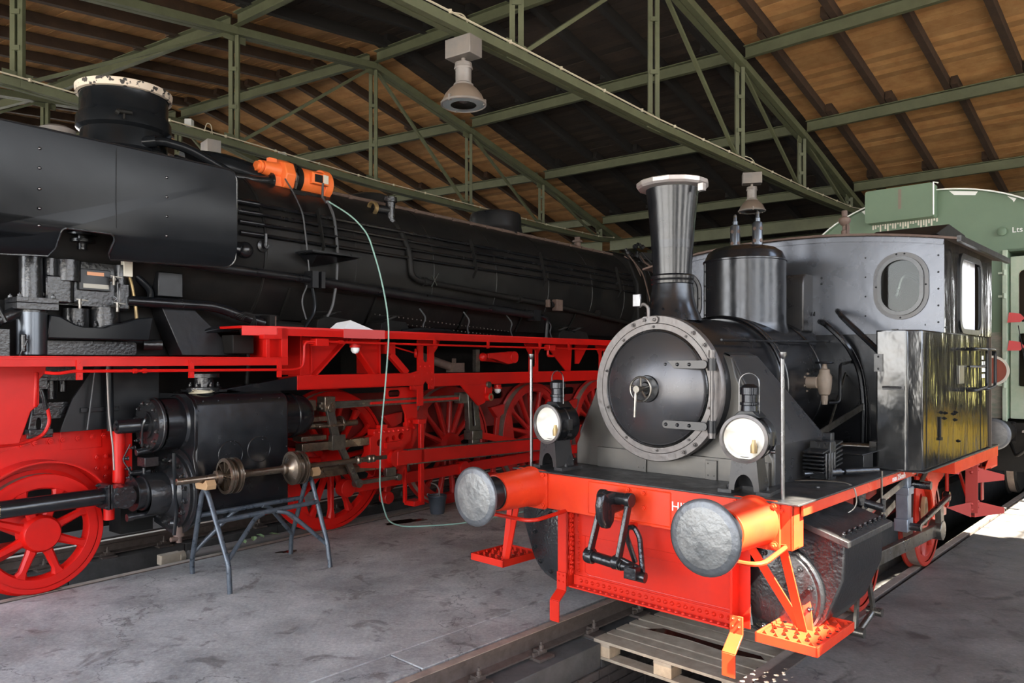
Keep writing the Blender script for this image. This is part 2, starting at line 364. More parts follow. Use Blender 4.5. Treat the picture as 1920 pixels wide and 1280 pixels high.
# bricks that can be picked apart in the wall of the right pit, near the frame's lower edge
brm = MB().box(0, .03, 0, .235, 0, .062)
bme = None
for row in range(7):
    for k in range(14):
        s = -1.0 + k*.247 + (row % 2)*.12
        o = obj('brick', brm, M['brick'], pS, bev=.003) if bme is None else None
        if o is None:
            o = bpy.data.objects.new('brick', bme); C.objects.link(o); o.parent = pS
        bme = o.data
        x, y = SF(-.555 + random.uniform(-.003,.003), s); o.location = (x, y, -.43 - row*.074); o.rotation_euler = (0, 0, -SM_TH)

def rail(F, th, t, s0, s1, z, label, side):
    """flat-bottom rail with base plates and clamp bolts"""
    x, y = F(t, s0); r = thing('rail', label, 'rail', (x, y, z), -th, 'rails over the inspection pits')
    L = s1-s0
    prof = [(-.0625,-.148),(-.0625,-.136),(-.012,-.118),(-.008,-.045),(-.034,-.034),(-.034,-.004),(-.026,0),(.026,0),(.034,-.004),(.034,-.034),(.008,-.045),(.012,-.118),(.0625,-.136),(.0625,-.148)]
    obj('rail_web', MB().poly(prof, 'y', 0, L), M['rail'], r)
    obj('rail_head', MB().box(-.0335,.0335,0,L,-.002,.0025), M['railtop'], r)
    bp, bo = MB(), MB(); k = .35
    pm = bm_ = None
    while k < min(L-.3, 12):
        p = MB().box(-.15,.15,k-.08,k+.08,-.168,-.148)
        for sx in (-1,1): p.box(sx*.066, sx*.088, k-.07, k+.07, -.148,-.118)
        q = MB()
        for sx in (-1,1):
            q.box(sx*.04, sx*.10, k-.028, k+.028, -.136,-.106)
            q.lathe([(.024,0),(.024,.012),(.017,.012),(.017,.04),(.010,.04),(.010,.062)], (sx*.092,k,-.112), (0,0,1), 6)
        obj('base_plate', p, M['rail'], r, bev=.003); obj('clamp_bolt', q, M['rail'], r)
        k += .62
    return r
rail(SF, SM_TH, -.757, -3.6, 20, .0, 'rail in front of the small locomotive beside the pallets', 1)
rail(SF, SM_TH, .757, -3.6, 20, .0, 'right-hand rail under the small locomotive below the bright step', 1)
rail(BF, BG_TH, -.045, -6, 24, -.004, 'near rail under the red wheels of the big locomotive', 1)
rail(BF, BG_TH, -1.535, -6, 24, -.004, 'far rail seen behind the spoked front wheel', 1)

# walls: far wall of the round house, right and left side walls; window openings added for daylight
def arc_wall(name, r, a0, a1, z0, z1, th_, m, holes=()):
    b = MB(); n = max(1, int((a1-a0)/1.4))
    k = 0
    edges = [a0+(a1-a0)*i/n for i in range(n+1)]
    for i in range(n):
        p0, p1 = pol(r,edges[i],0), pol(r,edges[i+1],0); q0, q1 = pol(r+th_,edges[i],0), pol(r+th_,edges[i+1],0)
        segs = [(z0,z1)]
        for (h0,h1,hz0,hz1) in holes:
            if h0-.01 <= edges[i] and edges[i+1] <= h1+.01: segs = [(z0,hz0),(hz1,z1)]
        for (a,c) in segs: b.poly([(p0.x,p0.y),(p1.x,p1.y),(q1.x,q1.y),(q0.x,q0.y)], 'z', a, c)
    return struct(name, b, m)
M['wall'] = mat('sooty_brick_wall', (.055,.040,.032), .9, bump=.3, bscale=14, noise=(.03,.022,.018), nscale=3)
HO = [(43.2,45.97,.8,4.2),(48.8,51.6,.8,4.2)]  # added rear openings that let in daylight
arc_wall('wall_back', 75.5, 18.2, 54.3, -1, 5.6, .4, M['wall'], HO)
w = MB().bar(pol(46,18.4,1), pol(75.7,18.4,1), .3, 4.0); w.bar(pol(46,18.4,5.6), pol(75.7,18.4,5.6), .3, .8)
for k in range(9): w.bar(pol(46+k*3.6,18.4,4.1), pol(46.5+k*3.6,18.4,4.1), .3, 2.4)  # piers of an added high window strip that lights the left roof boards
struct('wall_left', w, M['wall'])
w = MB()
for a, b_ in ((49,52.2),(54.6,57.6),(60,63),(65.4,75.5)): w.bar(pol(a,54.3,1.9), pol(b_,54.3,1.9), .3, 5.8)
for a, b_ in ((52.2,54.6),(57.6,60),(63,65.4)): w.bar(pol(a,54.3,.1), pol(b_,54.3,.1), .3, 2.2); w.bar(pol(a,54.3,4.5), pol(b_,54.3,4.5), .3, .6)  # added window gaps in the right wall, for daylight
struct('wall_right', w, M['wall'])
# front wall towards the turntable, with the open engine doors of the three stalls in view
w = MB()
def chord(a, b_, z0, z1, r=49.0): w.bar(pol(r,a,(z0+z1)/2), pol(r,b_,(z0+z1)/2), .3, z1-z0)
chord(18.2,36.0,-1,2.6); chord(18.2,36.0,5.4,6.2); chord(29.3,29.8,2.6,5.4); chord(35.5,36.0,2.6,5.4); chord(40.35,40.85,-1,5.0); chord(45.75,46.25,-1,5.0); chord(49.4,51.7,-1,5.0); chord(36.0,54.4,5.0,6.2); chord(54.1,54.5,-1,5.0)  # closed left stalls, high left strip, narrowed right stall: added to steer the light
struct('wall_front', w, M['wall'])
# outside ground and bushes, added for the yellow reflection in the polished cab side
M['gravel'] = mat('outdoor_gravel', (.22,.20,.17), .9, noise=(.30,.28,.24), nscale=.6)
M['bush'] = mat('sunlit_bush', (.42,.36,.10), .9, noise=(.28,.27,.08), nscale=.8)
struct('ground', MB().box(-120,120,-120,140,-1.6,-1.5), M['gravel'])
bs = MB()
for i in range(46):
    a = 40 + i*.42; c = pol(84+random.uniform(-1,2.5), a, .2+random.uniform(0,1.6)); bs.lathe([(0,-1.6),(1.1,-1.1),(1.6,0),(1.2,1.0),(0,1.5)], c, (random.uniform(-.2,.2),random.uniform(-.2,.2),1), 9)
hb = obj('added_hedge', bs, M['bush']); tag(hb, 'added yellow-green bushes outside the far windows, for the cab side reflection', 'added_hedge'); hb['kind'] = 'stuff'

# ---- roof: rings where the purlins lie, (radius, height)
RING = [(46.6,5.35),(49.4,5.75),(52.3,6.2),(55.3,6.62),(58.3,7.02),(61.25,7.42),(64.1,6.93),(67.0,6.38),(70.0,5.72),(72.9,5.12),(75.6,4.75)]
BAYS = [18.4, 24.0, 29.6, 35.2, 40.6, 46.0, 51.4, 54.6]            # truss lines, degrees
ceil = bpy.data.objects.new('ceiling', None); C.objects.link(ceil); ceil['kind'] = 'structure'
def lerp(a, b, t): return a + (b-a)*t
HOLES = []   # (s0,s1,t0,t1) of roof lights in the small locomotive's frame
def tloc(p):
    dx, dy = p.x-SM_O[0], p.y-SM_O[1]
    return dx*math.cos(SM_TH)-dy*math.sin(SM_TH), dx*math.sin(SM_TH)+dy*math.cos(SM_TH)
def skylit(p):
    t, s = tloc(p)
    for (t0,t1,s0,s1) in SKYL:
        if t0 <= t <= t1 and s0 <= s <= s1: return True
    return False
# the openings lie up-sun of the lit floor patches
SKYL = [(5.56,6.50,-.75,.02), (6.30,8.80,5.1,8.2)]
for bi in range(len(BAYS)-1):
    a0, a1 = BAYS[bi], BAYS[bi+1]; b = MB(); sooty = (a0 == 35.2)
    for ri in range(len(RING)-1):
        (r0,z0),(r1,z1) = RING[ri], RING[ri+1]
        nb = int((r1-r0)/.145)
        for k in range(nb):
            ra, rb = lerp(r0,r1,k/nb)+.004, lerp(r0,r1,(k+1)/nb)-.004
            za, zb = lerp(z0,z1,k/nb)+.42+random.uniform(0,.010), lerp(z0,z1,(k+1)/nb)+.42+random.uniform(0,.010)
            nseg = 1 if a0 < 46 else 48
            runs = []; cur = None
            for j in range(nseg):
                c0, c1 = lerp(a0,a1,j/nseg), lerp(a0,a1,(j+1)/nseg)
                hole = nseg > 1 and skylit(pol((ra+rb)/2, (c0+c1)/2, 0))
                if hole:
                    if cur: runs.append(cur); cur = None
                else: cur = (cur[0], c1) if cur else (c0, c1)
            if cur: runs.append(cur)
            for (c0,c1) in runs:
                p = [pol(ra,c0,za),pol(ra,c1,za),pol(rb,c1,zb),pol(rb,c0,zb)]
                up = Vector((0,0,.024)); b.add(p+[q+up for q in p], [(0,1,2,3),(7,6,5,4),(0,4,5,1),(1,5,6,2),(2,6,7,3),(3,7,4,0)])
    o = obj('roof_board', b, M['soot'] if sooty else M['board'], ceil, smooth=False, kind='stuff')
    # dark felt on top closes the gaps between boards
    fe = MB()
    for ri in range(len(RING)-1):
        (r0,z0),(r1,z1) = RING[ri], RING[ri+1]
        N_ = 40 if a0 >= 46 else 1; K = 24 if a0 >= 46 else 1
        for i in range(K):
            for j in range(N_):
                ra, rb = lerp(r0,r1,i/K), lerp(r0,r1,(i+1)/K); za, zb = lerp(z0,z1,i/K)+.46, lerp(z0,z1,(i+1)/K)+.46
                c0, c1 = lerp(a0,a1,j/N_), lerp(a0,a1,(j+1)/N_)
                if a0 >= 46 and skylit(pol((ra+rb)/2,(c0+c1)/2,0)): continue
                p = [pol(ra,c0,za),pol(ra,c1,za),pol(rb,c1,zb),pol(rb,c0,zb)]; up = Vector((0,0,.03))
                fe.add(p+[q+up for q in p], [(0,1,2,3),(7,6,5,4),(0,4,5,1),(1,5,6,2),(2,6,7,3),(3,7,4,0)])
    o = obj('roof_felt', fe, M['soot'], ceil, smooth=False); o['kind'] = 'structure'
    # rafters: shorter lengths lapped over each purlin
    n = 5
    for ri in range(len(RING)-1):
        (r0,z0),(r1,z1) = RING[ri], RING[ri+1]
        if r0 < 52: continue
        for j in range(n+1):
            f = (j+.5)/(n+1); rs = (r0+r1)/2; da = ((ri % 2)-.5)*.12/rs*57.3
            aa = lerp(a0,a1,f)+da
            p, q = pol(r0-.22,aa,z0+.335), pol(r1+.22,aa,z1+.335)
            if a0 >= 46 and any(skylit(lerp(p,q,x/12)) for x in range(13)): continue
            p.z = lerp(z0,z1,-.22/(r1-r0))+.335; q.z = lerp(z0,z1,1+.22/(r1-r0))+.335
            rm = MB().bar(p, q, .105, .165)
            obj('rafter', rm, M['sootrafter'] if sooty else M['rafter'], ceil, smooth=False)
# roof lights
for (t0,t1,s0,s1) in SKYL:
    mu = MB(); z = 7.05 if s0 < 3 else 7.3
    def g(t, s): v = sl(t,s,0); rr = math.hypot(v.x-CX, v.y-CY); 
    mu2 = MB()
    big = s0 > 3; zz = 7.6 if big else 6.95
    for i in range(4 if big else 2):
        a = lerp(t0-.1,t1+.1,i/(3 if big else 1)); mu2.bar(sl(a,s0-.1,zz), sl(a,s1+.1,zz), .03, .05)
    for i in range(7 if big else 2):
        a = lerp(s0-.1,s1+.1,i/(6 if big else 1)); mu2.bar(sl(t0-.1,a,zz), sl(t1+.1,a,zz), .03, .05)
    struct('window_%d' % (1 + (s0 > 3)), mu2, M['green'])

# ---- steel trusses and purlins
def channel(mb, a, b, w, h, up=(0,0,1)):
    mb.bar(a, b, .014, h, up); a, b = Vector(a), Vector(b); d = (b-a).normalized(); r = d.cross(Vector(up)).normalized(); u = r.cross(d).normalized()
    for sg in (-1, 1): mb.bar(a+u*sg*(h/2-.007)+r*w/2, b+u*sg*(h/2-.007)+r*w/2, w, .014, up)
def doubles(mb, a, b, w, h, gap=.03):
    a, b = Vector(a), Vector(b); d = (b-a).normalized(); r = d.cross(Vector((0,0,1)))
    if r.length < .1: r = Vector((1,0,0))
    r.normalize()
    for sg in (-1,1): mb.bar(a+r*sg*(gap/2+w/4), b+r*sg*(gap/2+w/4), w/2, h)
TR = [(55.3,5.30),(58.3,5.27),(61.25,5.22),(64.1,5.25),(67.0,5.27),(70.0,5.35)]
def truss(deg, label, full=True):
    t = thing('roof_truss', label, 'truss', (0,0,0), 0, 'steel roof trusses')
    top = MB()
    for (r0,z0),(r1,z1) in zip(RING[:-1], RING[1:]):
        doubles(top, pol(r0,deg,z0), pol(r1,deg,z1), .19, .12, .012)
    obj('top_chord', top, M['green'], t, bev=.003)
    bot = MB(); pts = [(46.6,5.2),(49.4,5.26),(52.3,5.30)]+TR+[(71.2,5.48)]
    for (r0,z0),(r1,z1) in zip(pts[:-1], pts[1:]): doubles(bot, pol(r0,deg,z0), pol(r1,deg,z1), .15, .10, .018)
    obj('bottom_chord', bot, M['green'], t, bev=.003)
    for i, (r, zb) in enumerate(pts[1:-1]):
        zt = [z for (q,z) in RING if abs(q-r) < .05]
        if not zt: continue
        zt = zt[0]; p = MB(); doubles(p, pol(r,deg,zb), pol(r,deg,zt), .13, .06, .03)
        for k in range(1,3):
            c = pol(r,deg,lerp(zb,zt,k/3)); p.box(c.x-.05,c.x+.05,c.y-.05,c.y+.05,c.z-.03,c.z+.03)
        obj('post', p, M['green'], t)
        a = pol(r,deg,zb); d = (pol(r+1,deg,0)-pol(r,deg,0)).normalized()
        c = a+Vector((0,0,.05)); obj('gusset_plate', MB().bar(c-d*.17, c+d*.17, .012, .22), M['green'], t)
        c = pol(r,deg,zt-.05); obj('gusset_plate', MB().bar(c-d*.2, c+d*.2, .012, .2), M['green'], t)
        # braces fall from the top chord outwards to the bottom chord on each side of the ridge
        nx = pts[i+2] if i+2 < len(pts) else None
        zs = dict((q,z) for q,z in RING)
        if nx and nx[0] in zs:
            br = MB()
            if r < 61: br.bar(pol(r,deg,zb), pol(nx[0],deg,zs[nx[0]]), .055, .045)
            else: br.bar(pol(r,deg,zt), pol(nx[0],deg,nx[1]), .055, .045)
            obj('brace', br, M['green'], t)
    cd = MB(); rr = [(46.6,5.2),(49.4,5.26),(52.3,5.30)]+TR+[(71.2,5.48)]
    off = (pol(60,deg+.08,0)-pol(60,deg,0))
    cd.tube([pol(r,deg,z+.075)+off for r,z in rr], .011, 6)
    for k in range(24):
        f = 50+k*.9; 
        for (r0,z0),(r1,z1) in zip(rr[:-1], rr[1:]):
            if r0 <= f < r1: c = pol(f,deg,lerp(z0,z1,(f-r0)/(r1-r0))+.075)+off; cd.box(c.x-.015,c.x+.015,c.y-.015,c.y+.015,c.z-.02,c.z+.018)
    obj('conduit', cd, M['cable'], t)
    return t
truss(24.0, 'green steel truss at the extreme left beyond the others')
truss(29.6, 'green steel truss farthest left, behind the wide chimney')
truss(35.2, 'long green steel truss passing behind the big black boiler')
truss(40.6, 'green steel truss above the middle aisle with both bell lamps')
truss(46.0, 'green steel truss overhead above the small locomotive')
pl = {0:'outermost left bay',1:'left end bay',2:'left orange-boarded bay',3:'dark sooted middle bay',4:'right orange bay',5:'far right bay',6:'outer right bay'}
rn = {3:'second on the door side of the ridge',4:'first on the door side',5:'along the ridge',6:'first below the ridge',7:'second below the ridge',8:'third below the ridge',9:'lowest, near the far wall'}
for bi in range(len(BAYS)-1):
    for ri in range(3, 10):
        r, z = RING[ri]
        p = MB(); channel(p, pol(r,BAYS[bi]+.09,z+.15), pol(r,BAYS[bi+1]-.09,z+.15), .085, .21)
        o = obj('purlin', p, M['green'], None, bev=.002); tag(o, 'green steel purlin, %s, %s' % (pl[bi], rn[ri]), 'purlin', 'purlins between the trusses')
# wall header and posts at the ends of the trusses
for i, dg in enumerate((29.6,35.2,40.6,46.0)):
    p = MB(); a = pol(71.0,dg,0); p.box(a.x-.09,a.x+.09,a.y-.09,a.y+.09,0,5.45)
    o = obj('wall_post', p, M['green'], None, bev=.004); tag(o, 'green steel column under the %s truss end' % ('farthest left','second left','middle','right')[i], 'column', 'columns at the far truss ends')
for bi in range(len(BAYS)-2):
    p = MB(); channel(p, pol(70.4,BAYS[bi]+.1,5.22), pol(70.4,BAYS[bi+1]-.1,5.22), .09, .30)
    o = obj('header_beam', p, M['green'], None, bev=.003); tag(o, 'deep green steel header beam low at the far end of the %s' % pl[bi], 'beam', 'header beams at the far end')
# ------------------------------------------------------------------ the small black tank locomotive (x = across, y = back along it, z = up)
L1 = thing('steam_locomotive', 'small black tank locomotive with tall chimney and orange-red buffer beam', 'locomotive', (SM_O[0], SM_O[1], 0), -SM_TH)
X, Y, Z = (1,0,0), (0,1,0), (0,0,1); nY = (0,-1,0); AX = -.04     # boiler axis offset
# buffer beam and deck
b = MB().box(-1.0,1.09,.62,.65,.868,1.128); b.box(-1.0,1.09,.65,.72,.868,.885)
for x in (-1.0,1.075): b.box(x,x+.015,.62,.78,.868,1.128)
beam = obj('buffer_beam', b, M['ored'], L1, bev=.004)
wl = MB()
for (x0,x1) in ((-.40,.34),(.02,.36)):
    pass
def weldrect(x0,x1,z0,z1,y=.6195):
    pts = [(x0,y,z0),(x1,y,z0),(x1,y,z1),(x0,y,z1)]
    for i in range(4): wl.tube([pts[i], pts[(i+1)%4]], .005, 6)
weldrect(-.36,.30,.885,1.105); obj('weld_bead', wl, M['ored'], beam)
rv = MB()
for x,z in ((-.02,1.09),(.10,1.08),(.10,.985)): rv.bolt((x,.62,z), nY, .017, .016)
for x,z in ((-.93,1.10),(1.03,1.09)): rv.bolt((x,.62,z), nY, .014, .014)
obj('beam_bolt', rv, M['ored'], beam)
text_obj('lettering', 'HIP', .085, M['white'], axes((.305,.6185,.995), X, Z), L1, 'white painted letters half hidden by the right buffer')
d = MB().poly([(-1.06,.59),(1.14,.59),(1.14,2.45),(1.30,2.45),(1.30,4.95),(-1.30,4.95),(-1.30,2.45),(-1.06,2.45)], 'z', 1.13, 1.142)
obj('deck_plate', d, M['deck'], L1, bev=.003)
# side valances
for sx in (-1,1):
    v = MB().box(sx*1.10, sx*1.115, .72, 3.35, 1.055, 1.13); obj('valance', v, M['ored'] if sx > 0 else M['ared'], L1, bev=.002)
    v = MB().box(sx*1.26, sx*1.29, 3.35, 4.95, 1.03, 1.13); v.box(sx*1.10, sx*1.29, 3.33, 3.36, 1.03, 1.13)
    obj('cab_valance', v, M['ored'], L1, bev=.002)
text_obj('speed_lettering', 'max 25km/h', .062, M['white'], axes((1.1165,2.32,1.066), Y, Z), L1, 'white speed lettering on the red valance')
text_obj('number_lettering', '98 80 00 08 979-2 D-MEM', .055, M['white'], axes((1.1165,2.80,1.071), Y, Z), L1, 'white number lettering on the red valance')
# front apron between the frames, angle irons, rivets, rail guards
ap = MB().box(-.60,.66,.765,.78,.30,.90); ap.box(-.60,.66,.70,.765,.30,.313); ap.box(-.60,.66,.757,.765,.30,.385); ap.box(-.60,.66,.757,.765,.68,.90)
apron = obj('front_apron', ap, M['ared'], L1, bev=.003)
rv = MB()
for i in range(24): rv.rivet((-.53+i*.0505,.757,.352), nY, .016, .015); rv.rivet((-.53+i*.0505,.725,.313), Z, .014, .013)
for i in range(12): rv.rivet((-.555,.765,.42+i*.040), nY, .012, .012)
r_ = obj('rivet_row', rv, M['ared'], apron, kind='stuff')
wl = MB().tube([(-.50,.764,.80),(-.50,.764,.42),(-.46,.764,.40),(.64,.764,.40)], .005, 6); wl.tube([(-.30,.764,.62),(.64,.764,.62)], .0025, 4); obj('weld_bead', wl, M['ared'], apron)
for sx, x in ((-1,-.61),(1,.665)):
    f = MB().box(x, x+sx*.018, .70, .80, .30, .87)
    f.box(x, x+(-.095 if sx<0 else .085), .70,.712,.30,.87) if sx < 0 else f.box(x-.002, x+.09, .79,.80,.30,.87)
    obj('frame_angle', f, M['ared'], L1, bev=.003)
    br = MB()
    if sx < 0:
        for i in range(14): br.bolt((x+.03,.70,.42+i*.034), X, .016 if i % 3 else .024, .016)
    for dx, dz in ((.0,.0),(.04,.0),(0,.045),(.04,.045)): br.bolt((x+sx*.03+sx*dx,.70,.335+dz), nY, .012, .014)
    obj('frame_bolt', br, M['ared'] if sx < 0 else M['ored'], L1, kind='stuff')
    g = MB(); gx = x+sx*.05; w = .085
    P = [(.70,.40),(.70,.29),(.60,.20),(.60,.06)] if sx > 0 else [(.70,.40),(.70,.27),(.62,.21),(.62,.06)]
    for (y0,z0),(y1,z1) in zip(P[:-1], P[1:]):
        g.bar((gx-sx*.01*(0),y0-.008,z0),(gx,y1-.008,z1), w, .012, (0,1,.2))
    obj('rail_guard', g, M['ored'] if sx > 0 else M['ared'], L1, bev=.002)
# frames behind (side plates)
for sx in (-1,1):
    f = MB().poly([(.78,.30),(4.75,.55),(4.75,1.12),(.78,1.12)], 'x', sx*.60, sx*.575)
    obj('side_frame', f, M['bred'], L1)
    f = MB().box(sx*.60, sx*.86, .80, 2.35, 1.0, 1.02); f.poly([(1.65,.70),(2.75,.70),(2.75,1.12),(1.65,1.12)], 'x', sx*.84, sx*.86)
    obj('motion_plate', f, M['bred'], L1)
    rv = MB()
    for i in range(5): rv.rivet((sx*.86, 1.9+i*.2, .98-.02*(i%2)), (sx,0,0), .014)
    obj('plate_rivet', rv, M['bred'], L1, kind='stuff')
# buffers
def buffer_(parent, x, y, z, mh, sgn=1, R=.205, yb=.62):
    o = Vector((x,y,z)); a = Vector((0,sgn,0))
    h = MB().lathe([(R,0.012),(R,.028),(R-.03,.045),(.115,.07),(.105,.16),(.105,.20)], o, a, 40, cap=False)
    h.lathe([(.16,.001),(.185,.006),(R-.004,.010),(R,.016)], o, a, 40, cap=False)
    hd = obj('buffer_head', h, M['bufrim'], parent, ang=50)
    obj('buffer_face', MB().lathe([(0,-.012),(.08,-.010),(.14,-.002),(.162,.001)], o, a, 40, cap=False), M['buffer'], hd, ang=50)
    s = MB().lathe([(.100,.06),(.112,.10),(.112,.20),(.118,.205),(.118,.215)], o, a, 32); obj('plunger', s, M['semi'], hd)
    k = MB().lathe([(.118,.21),(.128,.212),(.132,.25),(.140,yb-.045),(.150,yb-.02)], o, a, 36, cap=False)
    k.poly([(x+px,z+pz) for px,pz in rrect(-.15,.15,-.155,.13,.03)], 'y', y+yb-.022, y+yb)
    hs = obj('buffer_housing', k, mh, parent, bev=.003)
    bb = MB()
    for px,pz in ((-.12,-.125),(.12,-.125),(-.12,.10),(.12,.10)): bb.bolt((x+px,y+yb-.022,z+pz), (0,-sgn,0), .019, .018)
    obj('housing_bolt', bb, mh, hs)
buffer_(L1, -.875, 0, 1.015, M['ored']); buffer_(L1, .875, 0, 1.015, M['ored'])
# draw hook and screw coupling
hk = MB().poly([(.60,1.07),(.48,1.085),(.40,1.07),(.36,1.10),(.33,1.09),(.31,1.02),(.32,.93),(.37,.865),(.42,.86),(.46,.90),(.47,.95),(.60,.96)], 'x', -.075, -.02)
cp = obj('draw_hook', hk, M['cast'], L1, bev=.016, ang=60)
k = MB().cyl((-.13,.50,1.045),(.06,.50,1.045),.042)
obj('hook_pin', k, M['cast'], cp)
lk = MB()
for x in (-.145,.065):
    lk.bar((x,.50,1.04),(x+.01*(1 if x>0 else -1)-.04,.42,.66), .030, .05, Y); lk.lathe([(.048,-.022),(.048,.022)], (x,.50,1.045), X, 18); lk.lathe([(.046,-.025),(.046,.025)], (x-.04,.42,.65), X, 16)
obj('coupling_link', lk, M['cast'], cp, bev=.006)
sc = MB().cyl((-.21,.43,.655),(.06,.43,.635),.036); sc.cyl((-.225,.43,.655),(-.175,.43,.655),.052); sc.lathe([(.03,0),(.042,.02),(.026,.04),(.036,.07),(.026,.10),(.036,.13),(.03,.16)], (-.02,.43,.64),(.97,.1,-.12), 14)
sc.cyl((.00,.43,.685),(.16,.47,.63),.016); sc.box(.09,.18,.40,.46,.565,.64)
obj('coupling_screw', sc, M['cast'], cp, bev=.004)
sh = MB().tube([(.045,.60,.62),(.0,.56,.80),(-.0,.57,.845),(.055,.57,.86),(.10,.57,.80),(.17,.50,.58)], .018, 8, fil=.05)
sh.tube([(.075,.45,.585),(.21,.47,.575)], .034, 12)
obj('shackle', sh, M['cast'], cp)
obj('hook_eye', MB().cyl((.01,.60,.86),(.05,.60,.86),.022), M['ared'], cp)
# shunter's hand rails and corner steps
for sx, xo in ((-1,0),(1,0)):
    h = MB().tube([(sx*1.05,.74,.90),(sx*1.05,.30,.84),(sx*.60,.30,.84),(sx*.56,.72,.88)], .014, 8, fil=.10)
    obj('shunter_rail', h, M['ored'] if sx > 0 else M['ared'], L1)
    xs = sx*1.08 if sx > 0 else -1.30
    st = MB(); x0, x1 = xs-.18, xs+.18
    y0, y1, z0 = .55, 1.12, .33
    if sx < 0: x0, x1, y0, y1, z0 = -1.55, -1.19, .62, 1.05, .345
    st.box(x0,x1,y0,y0+.012,z0,z0+.055); st.box(x0,x1,y1-.012,y1,z0,z0+.055); st.box(x0,x0+.012,y0,y1,z0,z0+.055); st.box(x1-.012,x1,y0,y1,z0,z0+.055)
    step = obj('step_tray', st, M['ored'] if sx > 0 else M['ared'], L1, bev=.002)
    # pressed tread: plate with rows of holes and raised teeth
    hol = []; nx_, ny_ = 5, 8
    for i in range(nx_):
        for j in range(ny_):
            cx = x0+.045+i*(x1-x0-.09)/(nx_-1)+((j%2)-.5)*.02; cy = y0+.045+j*(y1-y0-.09)/(ny_-1)
            hol.append(circ(cx,cy,.017,7))
    st = MB().poly([(x0+.012,y0+.012),(x1-.012,y0+.012),(x1-.012,y1-.012),(x0+.012,y1-.012)], 'z', z0+.034, z0+.038, hol)
    for h_ in hol:
        cx = sum(p[0] for p in h_)/len(h_); cy = sum(p[1] for p in h_)/len(h_)
        st.add([(cx-.017,cy+.005,z0+.038),(cx+.017,cy+.005,z0+.038),(cx,cy+.003,z0+.062),(cx-.017,cy+.010,z0+.038),(cx+.017,cy+.010,z0+.038)], [(0,1,2),(3,2,4),(0,2,3),(1,4,2)])
    obj('step_tread', st, M['ored'] if sx > 0 else M['ared'], step, smooth=False)
    ha = MB()
    if sx > 0:
        ha.bar((1.03,.62,.90),(1.08,.80,z0+.03),.052,.011,Y); ha.bar((.78,.66,.90),(1.06,.84,z0+.03),.052,.011,Y); ha.bar((1.01,.95,.78),(1.10,.84,z0+.02),.052,.011,Y)
    else:
        ha.bar((-1.03,.62,.90),(-1.25,.72,z0),.048,.011,Y); ha.bar((-1.27,.80,.88),(-1.27,.72,z0+.02),.052,.011,Y)
    obj('step_hanger', ha, M['ored'] if sx > 0 else M['ared'], L1, bev=.001)
# warning poles at the deck corners
for sx, x in ((-1,-.965),(1,1.0)):
    p = MB().cyl((x,.70,1.14),(x-.003,.70,1.98),.0125,.0125,10); p.lathe([(.012,1.96-1.14),(.022,1.985-1.14),(.022,2.0-1.14)], (x,.70,1.14), Z, 10)
    obj('corner_pole', p, M['steel'], L1)
# saddle and steam-pipe covers
sd = MB().poly([(-.84,1.142),(.76,1.142),(.76,1.30),(.70,1.42),(.50,1.85),(.47,1.97),(.40,2.0),(.35,1.50),(-.45,1.50),(-.50,1.97),(-.56,1.95),(-.62,1.80),(-.78,1.42),(-.84,1.30)], 'y', 1.10, 1.13)
obj('saddle_front', sd, M['saddle'], L1, bev=.004)
sk = MB().box(-.62,.74,1.075,1.10,1.142,1.292); 
for x in (-.26,.30): sk.box(x,x+.085,1.062,1.076,1.142,1.275)
for x in (-.26,.30):
    for dx,dz in ((.02,.03),(.02,.11),(.065,.03)): sk.rivet((x+dx,1.062,1.142+dz), nY, .006)
obj('saddle_skirt', sk, M['saddle'], L1, bev=.003)
for sx in (-1,1):
    fo = .0 if sx > 0 else -.08
    xo = lambda v: sx*v + fo
    a = MB().add([(xo(.46),1.13,1.985),(xo(.76),1.13,1.40),(xo(.76),2.0,1.40),(xo(.46),1.52,1.985),(xo(.46),1.13,1.15),(xo(.76),1.13,1.142),(xo(.76),2.0,1.142),(xo(.46),2.0,1.15),(xo(.35),1.13,2.03),(xo(.35),1.50,2.03),(xo(.35),2.0,1.40)],
        [(0,1,2,3),(1,5,6,2),(0,4,5,1),(3,2,10,9),(2,6,7,10),(8,0,3,9)])
    obj('steam_pipe_cover', a, M['smokebox'], L1, bev=.012, ang=25)
# smokebox, boiler
bc = (AX,0,1.755)
sb = MB().lathe([(.505,1.00),(.512,1.03),(.512,1.90)], bc, Y, 64); obj('smokebox', sb, M['gloss'], L1)
cl = MB().lathe([(.525,1.86),(.545,1.88),(.545,2.97)], bc, Y, 64)
boil = obj('boiler', cl, M['gloss'], L1)
for s in (1.88,1.95,2.62): obj('boiler_band', MB().lathe([(.546,s-.02),(.553,s-.017),(.553,s+.017),(.546,s+.02)], bc, Y, 64, cap=False), M['gloss'], boil)
obj('seam_strip', MB().tube([(AX+.44,1.10,2.09),(AX+.44,1.80,2.095),(AX+.455,2.95,2.115)], .010, 6), M['gloss'], boil)
rg = MB().lathe([(.412,.985),(.418,.972),(.510,.972),(.516,.98),(.516,1.02)], bc, Y, 72, cap=False); rg.lathe([(.455,.972),(.458,.967),(.461,.972)], bc, Y, 72, cap=False)
ring = obj('smokebox_ring', rg, M['ring'], L1)
rv = MB()
for k in range(10):
    a = RAD(20+k*36); rv.bolt((bc[0]+.435*math.cos(a),.970,bc[2]+.435*math.sin(a)), nY, .009, .010)
for k in (-62,-50,-30,38,52,100,112): a = RAD(k); rv.bolt((bc[0]+.487*math.cos(a),.970,bc[2]+.487*math.sin(a)), nY, .014, .016)
obj('ring_bolt', rv, M['ring'], ring, kind='stuff')
dr = MB().lathe([(0,.868),(.06,.870),(.14,.880),(.24,.902),(.33,.932),(.385,.958),(.400,.966),(.402,.985)], bc, Y, 72, cap=False)
